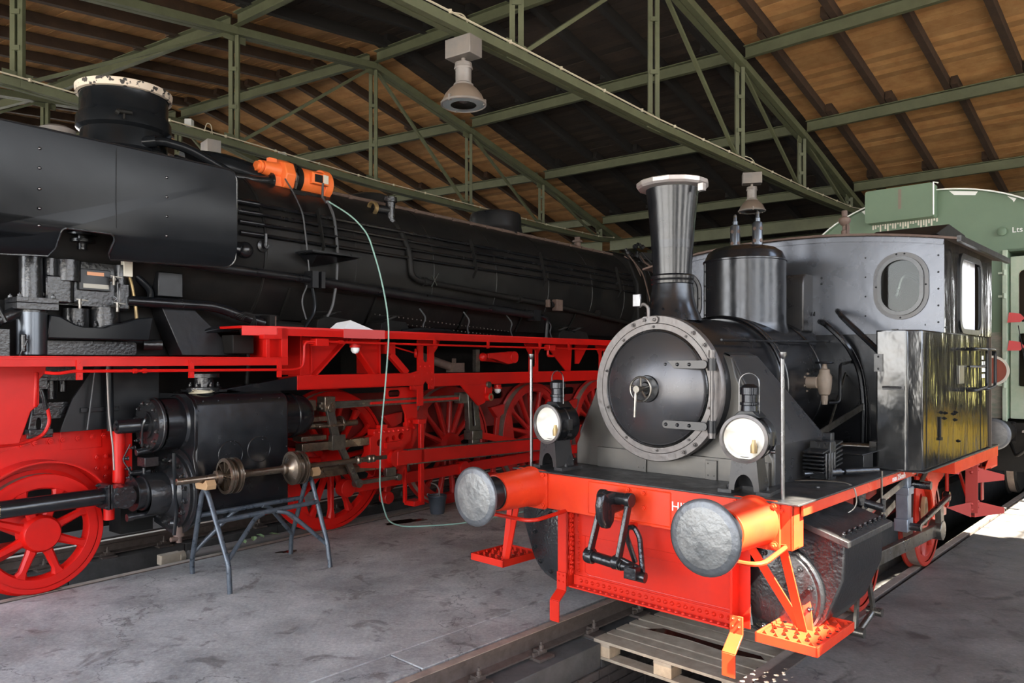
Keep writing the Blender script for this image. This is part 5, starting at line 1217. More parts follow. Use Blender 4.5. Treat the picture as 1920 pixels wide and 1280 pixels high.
# main cylinder cover
mc = MB().lathe([(.375,1.0),(.375,.99),(.345,.98),(.345,.95),(.33,.945),(.24,.93),(.22,.90),(.19,.87),(.185,.70),(.18,.69)], (.30,0,cz), Y, 52, cap=False); mc.lathe([(.40,.998),(.40,.985),(.36,.985)], (.30,0,cz), Y, 52, cap=False)
mco = obj('cylinder_cover', mc, M['cast'], L2)
mb2 = MB()
for k in range(16): a = RAD(11+22.5*k); mb2.bolt((.30+.29*math.cos(a),.94,cz+.29*math.sin(a)), nY, .019, .024)
obj('cover_bolt', mb2, M['steel'], mco, kind='stuff')
tb = MB().lathe([(.155,.70),(.155,.68),(.14,.675),(.14,.62),(.15,.615),(.15,.60),(.09,.60),(.085,.50)], (.30,0,.78), Y, 36)
for k in range(8): a = RAD(20+45*k); tb.bolt((.30+.12*math.cos(a),.675,.78+.12*math.sin(a)), nY, .013, .016)
tb.box(.19,.42,.40,.56,.70,.87); tb.cyl((.36,.48,.785),(.45,.48,.785),.095,.095,26)
for k in range(6): a = RAD(30+60*k); tb.bolt((.45,.48+.075*math.cos(a),.785+.075*math.sin(a)), X, .012, .012)
tb.box(.20,.40,.36,.375,.69,.90); tb.box(.20,.40,.385,.40,.69,.90)
for x_ in (.215,.385):
    for z_ in (.71,.88): tb.bolt((x_,.36,z_), nY, .014, .014)
obj('tail_rod_gland', tb, M['cast'], L2, bev=.004)
tr2 = MB().lathe([(.068,-.42),(.070,-.41),(.070,.37)], (.30,0,.797), Y, 26); obj('tail_rod_tube', tr2, M['gloss'], L2)
obj('tail_rod_end', MB().lathe([(.030,-.435),(.066,-.43),(.069,-.415)], (.30,0,.797), Y, 22), M['brass'], L2)
sp2 = MB().cyl((.32,.58,.585),(.34,.95,.60),.026); sp2.lathe([(.034,0),(.034,.05),(.022,.05)], (.32,.55,.584), (.05,1,.04), 12); sp2.cyl((.36,.93,.48),(.40,.96,.48),.03); obj('cylinder_back_plate', MB().box(-.35,-.12,.70,1.0,.35,1.34), M['dull'], L2)
obj('cylinder_drain_tube', sp2, M['cast'], L2)
pc2 = MB().box(.28,.42,.66,.78,1.02,1.10); pc2.cyl((.30,.64,1.14),(.30,.80,1.16),.03); pc2.cyl((.26,.60,.96),(.26,.78,.96),.026); pc2.cyl((.28,.72,.88),(.28,.72,1.0),.015); 
for y,z in ((.62,1.0),(.66,1.18),(.63,.92),(.70,1.24),(.60,1.09)): pc2.bolt((.24,y,z), nY, .016, .03)
pc2.tube([(.28,.60,1.22),(.24,.55,1.08),(.30,.58,1.0),(.29,.6,.9)], .006, 6, fil=.03); obj('relief_cluster', pc2, M['cast'], L2, bev=.003)
cr2 = MB().tube([(.50,.88,1.13),(.50,.88,1.0),(.505,.90,.60),(.50,.88,.40)], .016, 8, fil=.05); obj('drain_rod', cr2, M['deflect'], L2)
cc = MB().cyl((.40,.98,.36),(.40,.98,.46),.05); cc.cyl((.40,.98,.30),(.40,.98,.37),.025); cc.cyl((.40,.90,.34),(.40,.98,.34),.02); obj('drain_cock', cc, M['rust'], L2)
# ---- front frame: red plate with slot, pillar, black bracket, spring
ff = MB().poly([(-1.5,1.32),(.64,1.33),(.64,.86),(.42,.86),(.42,1.04),(.30,1.05),(.10,1.15),(-.2,1.20),(-.6,1.14),(-1.5,1.10)], 'x', -.18, -.15)
ff.poly([(.20,1.17),(.545,1.17),(.545,1.33),(.20,1.33)], 'x', -.15,-.14); ffo = obj('front_frame', ff, M['red'], L2, bev=.003)
rv = MB()
for y in (-.10,.0,.12,.22,.34,.46,.56): rv.bolt((-.15,y,1.25+.004*(y*10)), X, .026, .022)
for y,z in ((.50,1.08),(.58,1.08),(.58,.98),(.50,.98),(.58,.90)): rv.bolt((-.15,y,z), X, .024, .02)
obj('frame_bolt', rv, M['red'], ffo, kind='stuff')
fe = MB().lathe([(.60,0),(.60,-.16)], (.02,.02,.52), X, 40, cap=False, a0=RAD(150), a1=RAD(335)); 
fnd = MB()
for k in range(26):
    a0_, a1_ = RAD(25+k*5.2), RAD(25+(k+1)*5.2)
    for (r0_,r1_,xa_,xb_) in ((.575,.59,-.16,.05),(.42,.72,-.17,-.145)):
        p = [(r0_*math.cos(a0_),r0_*math.sin(a0_)),(r0_*math.cos(a1_),r0_*math.sin(a1_)),(r1_*math.cos(a1_),r1_*math.sin(a1_)),(r1_*math.cos(a0_),r1_*math.sin(a0_))]
        fnd.poly([(.0+u, .52+v) for u,v in p], 'x', xa_, xb_)
obj('wheel_guard', fnd, M['red'], L2, ang=20)
pi = MB().cyl((.10,.585,.87),(.10,.585,1.325),.052,.052,20); pi.box(-.1,.10,.63,.70,.82,1.32); pi.cyl((.10,.50,.55),(.10,.50,.66),.045,.045,18); obj('frame_pillar', pi, M['red'], L2)
obj('drain_hose', MB().tube([(.24,.42,1.88),(.23,.44,1.5),(.24,.47,1.2),(.24,.48,1.0)], .008, 6), M['lampgrey'], L2)
bpz = MB().poly([(.42,1.90),(1.0,1.90),(1.0,1.34),(.14,1.34),(.24,1.62)], 'x', -.02, .0); bpz.box(.0,.03,.30,.62,1.50,1.54); obj('frame_stay', bpz, M['semi'], L2, bev=.003)
vp2 = MB().tube([(.08,.51,1.93),(.08,.52,1.33)], .032, 10); obj('sand_tube', vp2, M['deflect'], L2)
s_ = MB()
for k in range(7): s_.box(-.20,-.08,-.42+k*.03,.36-k*.02,1.455+k*.020,1.473+k*.020)
obj('leaf_spring', s_, M['cast'], L2)
s_ = MB().poly([(-.06,1.55),(.05,1.55),(.10,1.30),(-.10,1.30)], 'x', -.06,-.03, [circ(-.01,1.42,.02,10,ry=.05)]); s_.box(-.10,.02,-.06,.05,1.50,1.60); s_.box(-.08,.03,-.10,.08,1.33,1.38); obj('spring_hanger', s_, M['cast'], L2, bev=.006)
s_ = MB().box(-.3,-.05,-.05,.30,1.78,1.92); s_.cyl((-.15,.12,1.62),(-.15,.12,1.78),.05); s_.cyl((-.15,.22,1.68),(-.15,.22,1.78),.035); s_.lathe([(.14,0),(.16,.18)], (-.25,-.1,1.62), (.3,1,.2), 20)
for y in (-.02,.07,.18): s_.bolt((-.08,y,1.78), (0,0,-1), .014,.02)
obj('brake_valve', s_, M['cast'], L2, bev=.006)
s_ = MB().poly([(-.45,1.93),(-.09,1.93),(-.09,1.86),(-.14,1.80),(-.14,1.60),(-.20,1.55),(-.28,1.30),(-.45,1.30)], 'x', .30, .34); s_.tube([(.33,-.17,1.58),(.33,-.16,1.86)], .02, 8); obj('front_bracket', s_, M['red'], L2, bev=.008)
s_ = MB().tube([(.20,-.10,1.80),(.20,-.06,1.65),(.20,-.04,1.55)], .018, 8); s_.box(.14,.26,-.17,-.05,1.72,1.82); sb3 = obj('brake_coupling', s_, M['cast'], L2, bev=.004)
obj('red_hose', MB().tube([(.20,-.03,1.56),(.20,-.01,1.45),(.20,-.06,1.34),(.20,-.20,1.29),(.20,-.4,1.28)], .014, 8, fil=.06), M['red'], L2)
obj('thin_rod', MB().tube([(.06,.40,1.87),(.05,.34,1.35)], .007, 6), M['greycable'], L2)
# ---- wheels: leading wheel and four coupled wheels, both sides
for sx, x0_ in ((1,0.0),(-1,-1.56)):
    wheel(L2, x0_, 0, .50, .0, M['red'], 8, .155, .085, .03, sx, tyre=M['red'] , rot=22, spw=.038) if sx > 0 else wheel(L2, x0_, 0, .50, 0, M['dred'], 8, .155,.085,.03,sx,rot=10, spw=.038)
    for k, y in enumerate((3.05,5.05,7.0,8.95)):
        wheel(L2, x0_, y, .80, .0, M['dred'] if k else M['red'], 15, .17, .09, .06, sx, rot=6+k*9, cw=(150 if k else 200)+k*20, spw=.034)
for y, r in ((0,.5),(3.05,.8),(5.05,.8),(7.0,.8),(8.95,.8)): obj('axle', MB().cyl((-1.4,y,r),(-.15,y,r),.09), M['dred'], L2)
obj('inner_frame_plate', MB().box(-1.26,-1.22,-1.2,11.5,.22,2.3), M['dull'], L2)
obj('inner_cross_frame', MB().box(-1.5,-.3,4.15,4.2,.3,2.2), M['dull'], L2)
# ---- motion
g = MB().box(.28,.40,2.32,3.36,.985,1.075); obj('guide_bar', g, M['brown'], L2, bev=.006); obj('guide_bar_lower', MB().box(.30,.40,2.45,3.40,.69,.76), M['brown'], L2, bev=.005)
g = MB().box(.30,.38,2.58,4.88,1.475,1.50); g.box(.30,.38,2.58,4.88,1.425,1.445); g.box(.33,.35,2.58,3.3,1.44,1.48); g.box(.29,.39,4.80,4.98,1.39,1.53); rr1 = obj('radius_rod', g, M['oily'], L2, bev=.002)
obj('radius_rod_web', MB().box(.335,.372,3.3,4.86,1.445,1.475), M['red'], rr1)
g = MB().box(.28,.42,2.60,2.74,1.40,1.56); g.box(.28,.40,2.38,2.50,1.42,1.53); g.cyl((.28,2.67,1.44),(.45,2.67,1.44),.05); g.box(.26,.42,2.36,2.66,1.30,1.35); g.box(.26,.42,2.30,2.62,1.10,1.15); g.box(.22,.46,2.50,2.88,1.235,1.26); g.lathe([(.09,0),(.09,.03)], (.34,2.85,1.25), Y, 20); g.cyl((.34,2.4,1.25),(.34,3.1,1.25),.035)
obj('valve_crosshead', g, M['brown'], L2, bev=.005)
g = MB().bar((.42,2.66,1.42),(.44,2.74,1.05),.035,.10,Y); g.bar((.44,2.74,1.10),(.44,3.02,.60),.035,.075,Y); g.box(.40,.47,2.66,2.84,.98,1.14); g.cyl((.40,3.03,.58),(.48,3.03,.58),.05)
for a_ in ((.46,2.80,.98),(.46,2.88,.84),(.46,2.95,.70)): g.bolt(a_, X, .014,.012)
obj('combination_lever', g, M['oily'], L2, bev=.003)
g = MB().bar((.44,3.05,.58),(.44,3.64,.575),.03,.045); g.cyl((.40,3.64,.575),(.48,3.64,.575),.04); g.box(.40,.46,3.45,3.60,.60,.70); obj('union_link', g, M['oily'], L2, bev=.003)
xh_ = MB().poly([(3.24,1.07),(3.30,1.09),(3.30,1.16),(3.80,1.16),(3.88,1.13),(3.88,.98),(3.80,.95),(3.76,.86),(3.78,.76),(3.66,.66),(3.50,.64),(3.42,.70),(3.10,.74),(3.08,.80),(3.20,.84),(3.24,.90)], 'x', .30, .42, [circ(3.38,1.0,.042,14),circ(3.50,1.03,.030,10),circ(3.60,1.04,.030,10),circ(3.72,1.05,.045,14)])
xh_.box(.40,.47,3.45,3.70,.93,1.0); xh_.cyl((.40,3.60,.80),(.48,3.60,.80),.10,.10,24); xh_.box(.34,.40,3.40,3.52,1.15,1.20)
xo_ = obj('crosshead', xh_, M['red'], L2, bev=.008)
bb = MB()
for i in range(8): bb.rivet((.42,3.30+i*.075,1.12), X, .020, .02)
for y,z in ((3.52,.965),(3.66,.965),(3.40,.90)): bb.rivet((.455,y,z), X, .014)
obj('crosshead_bolt', bb, M['red'], xo_, kind='stuff')
obj('piston_rod', MB().cyl((.34,2.35,.76),(.34,3.15,.76),.045), M['brown'], L2)
cr3 = MB().bar((.46,3.60,.80),(.46,7.0,.70),.06,.17); cr3o = obj('connecting_rod', cr3, M['red'], L2, bev=.008)
e_ = MB().bar((.46,3.75,.885),(.46,6.9,.795),.065,.014); e_.bar((.46,3.75,.715),(.46,6.9,.615),.065,.014); obj('rod_edge', e_, M['oily'], cr3o)
cpl = MB().bar((.20,5.05,.50),(.20,8.95,.50),.06,.14); 
for y in (3.05,5.05,7.0,8.95): cpl.cyl((.15,y,.50),(.27,y,.50),.10,.10,22)
cpl.bar((.20,3.05,.50),(.20,5.05,.50),.06,.14); obj('coupling_rod', cpl, M['red'], L2, bev=.006)
pst = MB().box(.44,.49,3.98,4.04,.22,1.22); pst.box(.30,.34,3.86,3.90,.22,1.2); pst.box(.40,.50,3.93,4.06,1.18,1.24); pst.box(.30,.48,3.88,4.06,.19,.25); obj('brake_post', pst, M['red'], L2, bev=.006)
lk2 = MB().poly([(4.93,1.52),(5.12,1.52),(5.20,1.0),(5.00,.93),(4.96,1.05)], 'x', .34, .42, [[(5.0,1.40),(5.04,1.40),(5.08,1.08),(5.03,1.08)]]); lk2.box(.30,.46,4.98,5.18,.90,1.02); lk2.box(.36,.44,5.0,5.15,.78,.92); lk2.cyl((.40,5.3,1.62),(.48,5.3,1.62),.05); obj('expansion_link', lk2, M['oily'], L2, bev=.005)
g = MB().poly([(4.75,1.63),(5.35,1.63),(5.35,1.50),(5.22,1.38),(5.10,1.35),(4.85,1.55)], 'x', .43, .46); g.box(.40,.48,5.22,5.36,1.50,1.60); g.cyl((.44,5.28,1.46),(.52,5.28,1.46),.055); obj('link_bracket', g, M['red'], L2, bev=.005)
obj('bracket_pin', MB().lathe([(.05,0),(.05,.02),(.03,.02),(.03,.0)], (.51,5.28,1.46), X, 18), M['brass'], L2)
g = MB().bar((.42,5.12,.96),(.42,6.9,.60),.045,.09); obj('eccentric_rod', g, M['red'], L2, bev=.005)
for y in (3.9,5.95,7.9):
    g = MB().bar((.10,y,1.25),(.10,y-.12,.30),.05,.08,Y); g.cyl((.06,y-.14,.28),(.18,y-.14,.28),.075,.075,18); g.poly([(y-.2,1.28),(y+.12,1.32),(y+.1,1.18),(y-.05,1.12)], 'x', .06, .14); obj('brake_hanger', g, M['dred'], L2, bev=.008)
# reservoirs on the board
for y in (2.62,3.55,7.3,7.7):
    m = MB().poly([(y,2.30),(y+.02,2.40),(y+.12,2.44),(y+.42,2.42),(y+.50,2.30)], 'x', -.05, .25); m.bar((.10,y+.18,2.43),(.22,y+.30,2.50),.012,.03); m.bar((.02,y+.15,2.50),(.28,y+.32,2.50),.02,.012)
    obj('axle_lubricator', m, M['dull'], L2, bev=.012)
obj('hose_on_board', MB().tube([(.35,3.8,2.30),(.45,4.0,2.33),(.45,4.5,2.33),(.40,4.7,2.30)], .03, 8, fil=.1), M['deflect'], L2)
for y in (4.35,5.2,6.15,7.15):
    obj('board_cable', MB().tube([(.10,y,2.62),(.20,y+.02,2.50),(.22,y-.06,2.40),(.35,y-.18,2.29)], .010, 6, fil=.06), M['greycable'], L2)
g = MB().box(.15,.35,1.55,1.78,2.02,2.20); g.tube([(.2,1.72,2.3),(.25,1.76,2.1),(.26,1.78,1.95),(.25,1.76,1.7)], .022, 8, fil=.06); obj('terminal_box', g, M['dull'], L2, bev=.006)
g = MB()
for k in range(5): g.tube([(.22,1.66+.02*k,2.40-.012*k),(.25,1.74,2.44-.012*k),(.27,1.84,2.42-.01*k),(.28,1.86-.02*k,2.31),(.27,1.80,2.2)], .004, 5, fil=.04)
obj('loose_wires', g, M['dull'], L2, kind='stuff')
obj('pale_pipe', MB().tube([(.23,2.58,2.75),(.24,2.62,2.5),(.23,2.48,2.3)], .020, 8, fil=.1), M['deflect'], L2)
# ------------------------------------------------------------------ lanterns, tools, lamps, coach, pallets and small things
def lantern(x, y, yaw, label):
    t = thing('signal_lantern', label, 'lantern', tuple(sl(x,y,1.142)), -SM_TH+yaw, 'lanterns on the buffer beam')
    H = .335; R_ = .142
    b = MB().lathe([(R_+.004,-.012),(R_+.004,.012),(R_-.004,.016),(R_-.004,.20),(R_-.02,.215)], (0,-.10,H), Y, 44, cap=False); b.lathe([(R_-.02,.215),(0,.22)], (0,-.10,H), Y, 44, cap=False)
    b.lathe([(R_-.003,.09),(R_+.003,.095),(R_+.003,.105),(R_-.003,.11)], (0,-.10,H), Y, 44, cap=False)
    obj('lantern_body', b, M['gloss'], t)
    obj('rim', MB().lathe([(R_-.018,-.006),(R_-.012,-.018),(R_+.006,-.014),(R_+.006,0)], (0,-.10,H), Y, 44, cap=False), M['ring'], t)
    obj('reflector', MB().lathe([(.125,.0),(.11,.03),(.07,.055),(0,.065)], (0,-.10,H), Y, 40, cap=False), M['mirrorw'], t)
    obj('glass', MB().lathe([(.128,-.004),(.06,-.010),(0,-.011)], (0,-.10,H), Y, 36, cap=False), M['clear'], t)
    obj('burner', MB().lathe([(.02,0),(.022,.04),(.012,.07),(.012,.08)], (.05,-.07,H-.085), Z, 12), M['brass'], t)
    tp_ = MB().poly([(-.085,H+.125),(-.045,H+.165),(.045,H+.165),(.085,H+.125)], 'y', -.06, .08); obj('top_hood', tp_, M['semi'], t, bev=.004)
    ch_ = MB().lathe([(.050,0),(.048,.035),(.056,.04),(.056,.055),(.046,.058),(.046,.10),(.058,.105),(.058,.145),(.054,.150),(.03,.166),(0,.168)], (0,0,H+.162), Z, 26)
    obj('vent_chimney', ch_, M['steelblack'], t)
    h = MB(); pts = [(.062,.0,H+.15)]+[(.062*math.cos(a_),0,H+.335+.062*math.sin(a_)) for a_ in [math.pi*i/10 for i in range(11)]]+[(-.062,0,H+.15)]
    obj('carrying_handle', h.tube(pts, .004, 6), M['steel'], t)
    f = MB().add([(-.075,-.09,H-.12),(.075,-.09,H-.12),(.075,.06,H-.12),(-.075,.06,H-.12),(-.095,-.10,.02),(.095,-.10,.02),(.095,.08,.02),(-.095,.08,.02)], [(0,1,2,3),(1,5,6,2),(3,7,4,0),(2,6,7,3)])
    arc = [(-.095,.02),(-.075,H-.12),(.075,H-.12),(.095,.02),(.075,.02)]+[(.06*math.cos(a_),.02+.10*math.sin(a_)) for a_ in [math.pi*i/10 for i in range(11)]]+[(-.075,.02)]
    f.poly(arc, 'y', -.103, -.095); f.box(-.05,.05,-.08,.05,H-.15,H-.11)
    ft = MB()
    for sx in (-1,1): ft.box(sx*.075,sx*.16,-.11,.10,.0,.022); ft.bolt((sx*.12,-.03,.022), Z, .012,.014)
    bt = obj('bracket', f, M['smokebox'], t); obj('bracket_foot', ft, M['deck'], bt, bev=.002)
    cl = MB().box(.135,.150,-.03,.01,H-.04,H+.04); cl.cyl((.14,-.02,H-.075),(.165,-.02,H-.075),.012); obj('catch', cl, M['steel'], t)
    return t
M['frost'] = mat('frosted_glass_rim', (.30,.34,.35), .25)
M['steelblack'] = mat('blued_steel', (.035,.037,.042), .22, metal=.8)
M['mirrorw'] = mat('white_reflector', (.90,.88,.84), .22, metal=.35)
lantern(-.79, .80, RAD(-6), 'black signal lantern on the left end of the orange-red buffer beam')
lantern(.745, .80, RAD(8), 'black signal lantern above the right buffer, beside the sloping cover')

# bell lamps under the middle truss, and one seen behind the deflector
def bell_lamp(p, yaw, label, hook=.12):
    t = thing('bell_lamp', label, 'lamp', tuple(p), yaw, 'ceiling lamps on the trusses')
    b = MB().box(-.16,.16,-.10,.10,-.02,.17); obj('ballast_box', b, M['lampgrey'], t, bev=.006)
    k = MB().cyl((0,0,-.07),(0,0,0),.022); k.lathe([(.07,-.115),(.085,-.11),(.088,-.10),(.085,-.07),(.03,-.06)], (0,0,0), Z, 32); k.lathe([(.082,-.11),(.08,-.115),(.080,-.27),(.10,-.285),(.10,-.30)], (0,0,0), Z, 32, cap=False)
    k.lathe([(.090,-.105),(.094,-.125),(.090,-.135),(.082,-.13)], (0,0,0), Z, 32, cap=False); obj('lamp_housing', k, M['lampgrey'], t)
    s = MB().lathe([(.098,-.30),(.14,-.335),(.185,-.39),(.212,-.45),(.218,-.475)], (0,0,0), Z, 40, cap=False); sh = obj('lamp_shade', s, M['lampbrown'], t)
    r = MB().lathe([(.216,-.468),(.230,-.472),(.232,-.49),(.222,-.495),(.212,-.48)], (0,0,0), Z, 40, cap=False)
    for a_ in (30,150,270): 
        q = RAD(a_); r.bar((.215*math.cos(q),.215*math.sin(q),-.50),(.215*math.cos(q),.215*math.sin(q),-.44),.03,.02,X)
    obj('shade_rim', r, M['lampgrey'], sh)
    obj('glass_rim', MB().lathe([(.214,-.487),(.13,-.492)], (0,0,0), Z, 36, cap=False), M['frost'], t)
    obj('lamp_glass', MB().lathe([(.13,-.492),(0,-.496)], (0,0,0), Z, 36, cap=False), M['clear'], t)
    obj('bulb', MB().lathe([(.03,-.34),(.05,-.38),(.06,-.42),(.04,-.46),(0,-.475)], (0,0,0), Z, 18), M['offwhite'], t)
    obj('inner_reflector', MB().lathe([(.08,-.31),(.13,-.36),(.17,-.42),(.195,-.475)], (0,0,0), Z, 32, cap=False), M['offwhite'], t)
    h = MB().tube([(0,0,.17),(0,0,.17+hook)], .006, 6); h.tube([(.06,0,.17),(.07,0,.26),(.02,.0,.42),(-.18,.0,.50),(-.30,.0,.40)], .007, 6, fil=.1); h.box(-.02,.02,-.01,.01,.17,.20); obj('hanger', h, M['cable'], t)
    return t
bell_lamp(pol(57.47,40.6,5.02), RAD(-35), 'large grey bell lamp hanging at top centre, nearest the camera')
bell_lamp(pol(64.6,40.6,5.02), RAD(-12), 'smaller bell lamp hanging behind the two safety valves', .10)
bell_lamp(pol(57.9,35.2,5.06), RAD(-50), 'bell lamp half hidden behind the boiler, only its grey box showing', .15)
jb = MB().box(-.06,.06,-.05,.05,-.06,.06); o = obj('junction_box', jb, M['boxgrey'], None, bev=.004); p = pol(59.2,35.2,5.30); o.location = p; tag(o, 'small pale junction box on the truss above the orange motor', 'box')
jb = MB().box(-.05,.05,-.05,.05,-.05,.05); o = obj('junction_box', jb, M['boxgrey'], None, bev=.004); o.location = pol(57.55,35.2,5.42); tag(o, 'small pale junction box on the truss right of the wide chimney', 'box')

# orange electric motor mounted on top of the big boiler
mt = thing('electric_motor', 'bright orange electric motor clamped on top of the black boiler', 'motor', (BG_O[0],BG_O[1],0), -BG_TH)
def T(mb, name, m, par=None, **k): return obj(name, mb, m, par or mt, **k)
o_ = (-.36,0,4.045)
T(MB().lathe([(.125,2.78),(.15,2.80),(.15,3.16),(.145,3.18),(.12,3.19)], o_, Y, 32), 'motor_barrel', M['orange'])
T(MB().lathe([(.168,3.10),(.178,3.11),(.178,3.20),(.168,3.21),(.15,3.21)], o_, Y, 32), 'fan_cowl', M['orange'])
T(MB().lathe([(.19,2.665),(.20,2.67),(.20,2.70),(.19,2.705)], o_, Y, 8), 'gear_flange', M['steel'])
T(MB().lathe([(.17,2.705),(.165,2.79)], o_, Y, 20), 'bearing_collar', M['dull'])
T(MB().lathe([(.10,2.52),(.19,2.54),(.195,2.665)], o_, Y, 8).box(-.46,-.26,2.42,2.60,3.90,4.02), 'gear_case', M['orange'], bev=.01)
T(MB().cyl((-.34,2.25,4.10),(-.34,2.35,4.10),.055).cyl((-.34,2.33,4.10),(-.34,2.55,4.09),.075,.10).cyl((-.34,2.29,4.10),(-.34,2.32,4.10),.072).box(-.36,-.30,2.40,2.50,4.14,4.22), 'drive_nose', M['orange'], bev=.006)
jb = T(MB().box(-.24,-.16,2.88,3.12,4.00,4.13), 'terminal_box', M['orange'], bev=.01)
T(MB().box(-.161,-.155,2.91,3.02,4.02,4.11), 'terminal_plate', M['dull'], jb); T(MB().box(-.161,-.153,3.03,3.10,4.02,4.12), 'data_plate', M['offwhite'], jb)
T(MB().poly([(2.60,3.86),(2.80,3.86),(2.72,3.66)], 'x', -.20,-.17).box(-.50,-.2,2.62,3.1,3.86,3.885), 'motor_foot', M['dull'])
T(MB().tube([(-.155,3.02,4.02),(-.14,3.0,3.85),(-.05,2.98,3.78)], .014, 8), 'motor_cable', M['greycable'])
# pale-green hose hanging from the motor cable to the floor
hz = MB().tube([(.0,2.98,3.78),(.25,3.12,3.60),(.40,3.22,3.40),(.60,3.24,2.9),(.73,3.25,2.35),(.76,3.16,1.7),(.72,3.12,1.1),(.62,3.2,.45),(.56,3.38,.10),(.60,3.60,.012),(1.0,4.1,.012),(1.2,5.4,.012)], .009, 8, fil=.35)
h = obj('hose', hz, M['hose']); h.location = (BG_O[0],BG_O[1],0); h.rotation_euler = (0,0,-BG_TH); tag(h, 'thin pale-green hose hanging over the red board down to the floor', 'hose')
gp = MB().tube([(-.02,2.98,3.79),(.10,2.98,3.60),(.19,2.96,3.2),(.24,2.9,2.82),(.22,2.85,2.5),(.15,2.7,2.30)], .016, 8, fil=.2); gp.lathe([(.028,0),(.028,.03)], (-.02,2.98,3.76), Z, 10)
obj('down_conduit', gp, M['greycable'], L2)
pg = MB().add([(.0,0,0),(.22,.02,0),(.24,.42,.0),(.02,.45,0),(.05,.06,.07),(.16,.16,.10),(.13,.36,.03)], [(0,1,4),(1,5,4),(1,2,5),(2,6,5),(2,3,6),(3,0,6),(0,4,6),(4,5,6)])
o = obj('paper_sheet', pg, M['paper'], None, smooth=False); x_, y_ = BF(.46,2.62); o.location = (x_,y_,2.287); o.rotation_euler = (0,0,-BG_TH); tag(o, 'crumpled white paper lying on the upper red running board', 'paper')

# tubular trestle with the spare valve rod
ts = thing('trestle', 'blue-grey tubular steel trestle standing on the concrete floor', 'trestle', (BG_O[0],BG_O[1],0), -BG_TH)
r = .022
A1, A2, B1, B2 = (1.23,.97,0),(.42,1.09,0),(1.25,2.0,0),(.55,2.07,0)
ka = (.86,.98,.70); kb = (.93,2.02,.70)
K = 1.19
def tz(P): return [(x_, y_, z_*K) for x_, y_, z_ in P]
obj('leg_frame', MB().tube(tz([(1.25,.965,0),(1.23,.965,.20),(.90,.975,.66),(.84,.98,.70),(.78,.985,.66),(.44,1.08,.10),(.43,1.09,0)]), r, 12, fil=.05), M['stand'], ts)
obj('leg_frame', MB().tube(tz([(1.26,2.0,0),(1.22,2.0,.18),(.97,2.01,.66),(.92,2.015,.70),(.87,2.02,.66),(.57,2.06,.14),(.55,2.07,0)]), r, 12, fil=.05), M['stand'], ts)
obj('top_rail', MB().tube(tz([(1.03,.97,.48),(1.06,2.0,.50)]), r, 12), M['stand'], ts); obj('top_rail', MB().tube(tz([(.66,1.01,.48),(.76,2.03,.50)]), r, 12), M['stand'], ts)
for P in ([(1.21,.965,.22),(1.06,1.33,.46),(1.05,1.42,.48)],[(1.06,1.55,.485),(1.10,1.66,.46),(1.20,2.0,.18)],[(.48,1.07,.17),(.66,1.36,.46),(.68,1.40,.48)],[(.73,1.62,.485),(.70,1.72,.46),(.60,2.05,.18)]):
    obj('brace', MB().tube(tz(P), r*.9, 10, fil=.08), M['stand'], ts)
for c, lb in (((.85,.98,.865),'light wooden chock at the near end of the trestle'),((.93,2.03,.865),'light wooden chock at the far end of the trestle')):
    b = MB().poly([(-.085,-.03),(.085,-.03),(.10,.01),(.07,.055),(.03,.025),(-.03,.025),(-.07,.055),(-.10,.01)], 'y', -.045, .045)
    o = obj('wooden_chock', b, M['wood'], None, bev=.004); x_, y_ = BF(c[0],c[1]); o.location = (x_,y_,c[2]); o.rotation_euler = (0,0,-BG_TH); tag(o, lb, 'chock')
vr_ = thing('valve_rod', 'browned steel valve rod with two double piston heads on the trestle', 'rod', (BG_O[0],BG_O[1],0), -BG_TH)
ra_, rb_ = Vector((.84,.72,.925)), Vector((.99,2.95,.925)); dr_ = (rb_-ra_).normalized()
ob_ = MB().lathe([(.020,-.003),(.028,0),(.028,.28),(.034,.30),(.034,.34),(.06,.345),(.06,.385),(.034,.39)], ra_, dr_, 20)
ob_.lathe([(.034,.39),(.034,.56),(.05,.57),(.055,.60),(.038,.62),(.034,.66),(.034,.95),(.036,1.0),(.052,1.01),(.052,1.04),(.036,1.05),(.04,1.08),(.05,1.09),(.05,1.12),(.036,1.13),(.034,1.3),(.026,1.32),(.026,1.85),(.042,1.86),(.042,1.89),(.028,1.90),(.028,1.99),(.04,2.0),(.04,2.03),(.03,2.04),(.04,2.05),(.04,2.08),(.022,2.09),(.022,2.24)], ra_, dr_, 20)
obj('rod', ob_, M['brown'], vr_)
for k, o0 in enumerate((.42,1.09)):
    h = MB()
    for dd in (0,.075):
        h.lathe([(.130,o0+dd),(.160,o0+dd+.004),(.160,o0+dd+.016),(.153,o0+dd+.018),(.153,o0+dd+.024),(.160,o0+dd+.026),(.160,o0+dd+.040),(.130,o0+dd+.044)], ra_, dr_, 44, cap=False)
    if k == 0:
        h.lathe([(.130,o0+.03),(.125,o0+.05),(.130,o0+.09)], ra_, dr_, 40, cap=False); ph = obj('piston_head', h, M['brown'], vr_)
        sp3 = MB(); u = dr_.orthogonal().normalized(); w_ = dr_.cross(u)
        for i in range(8):
            a_ = RAD(45*i); d_ = u*math.cos(a_)+w_*math.sin(a_); sp3.bar(ra_+dr_*(o0+.02)+d_*.03, ra_+dr_*(o0+.02)+d_*.133, .010,.03, dr_)
        sp3.lathe([(.034,o0+.06),(.133,o0+.06),(.133,o0+.065),(.034,o0+.065)], ra_, dr_, 30, cap=False); obj('spoke_ring', sp3, M['brown'], ph)
    else:
        h.lathe([(.045,o0-.06),(.055,o0-.04),(.10,o0-.012),(.135,o0+.006),(.138,o0+.03),(.125,o0+.05),(.130,o0+.08)], ra_, dr_, 40, cap=False); obj('piston_head', h, M['brown'], vr_)
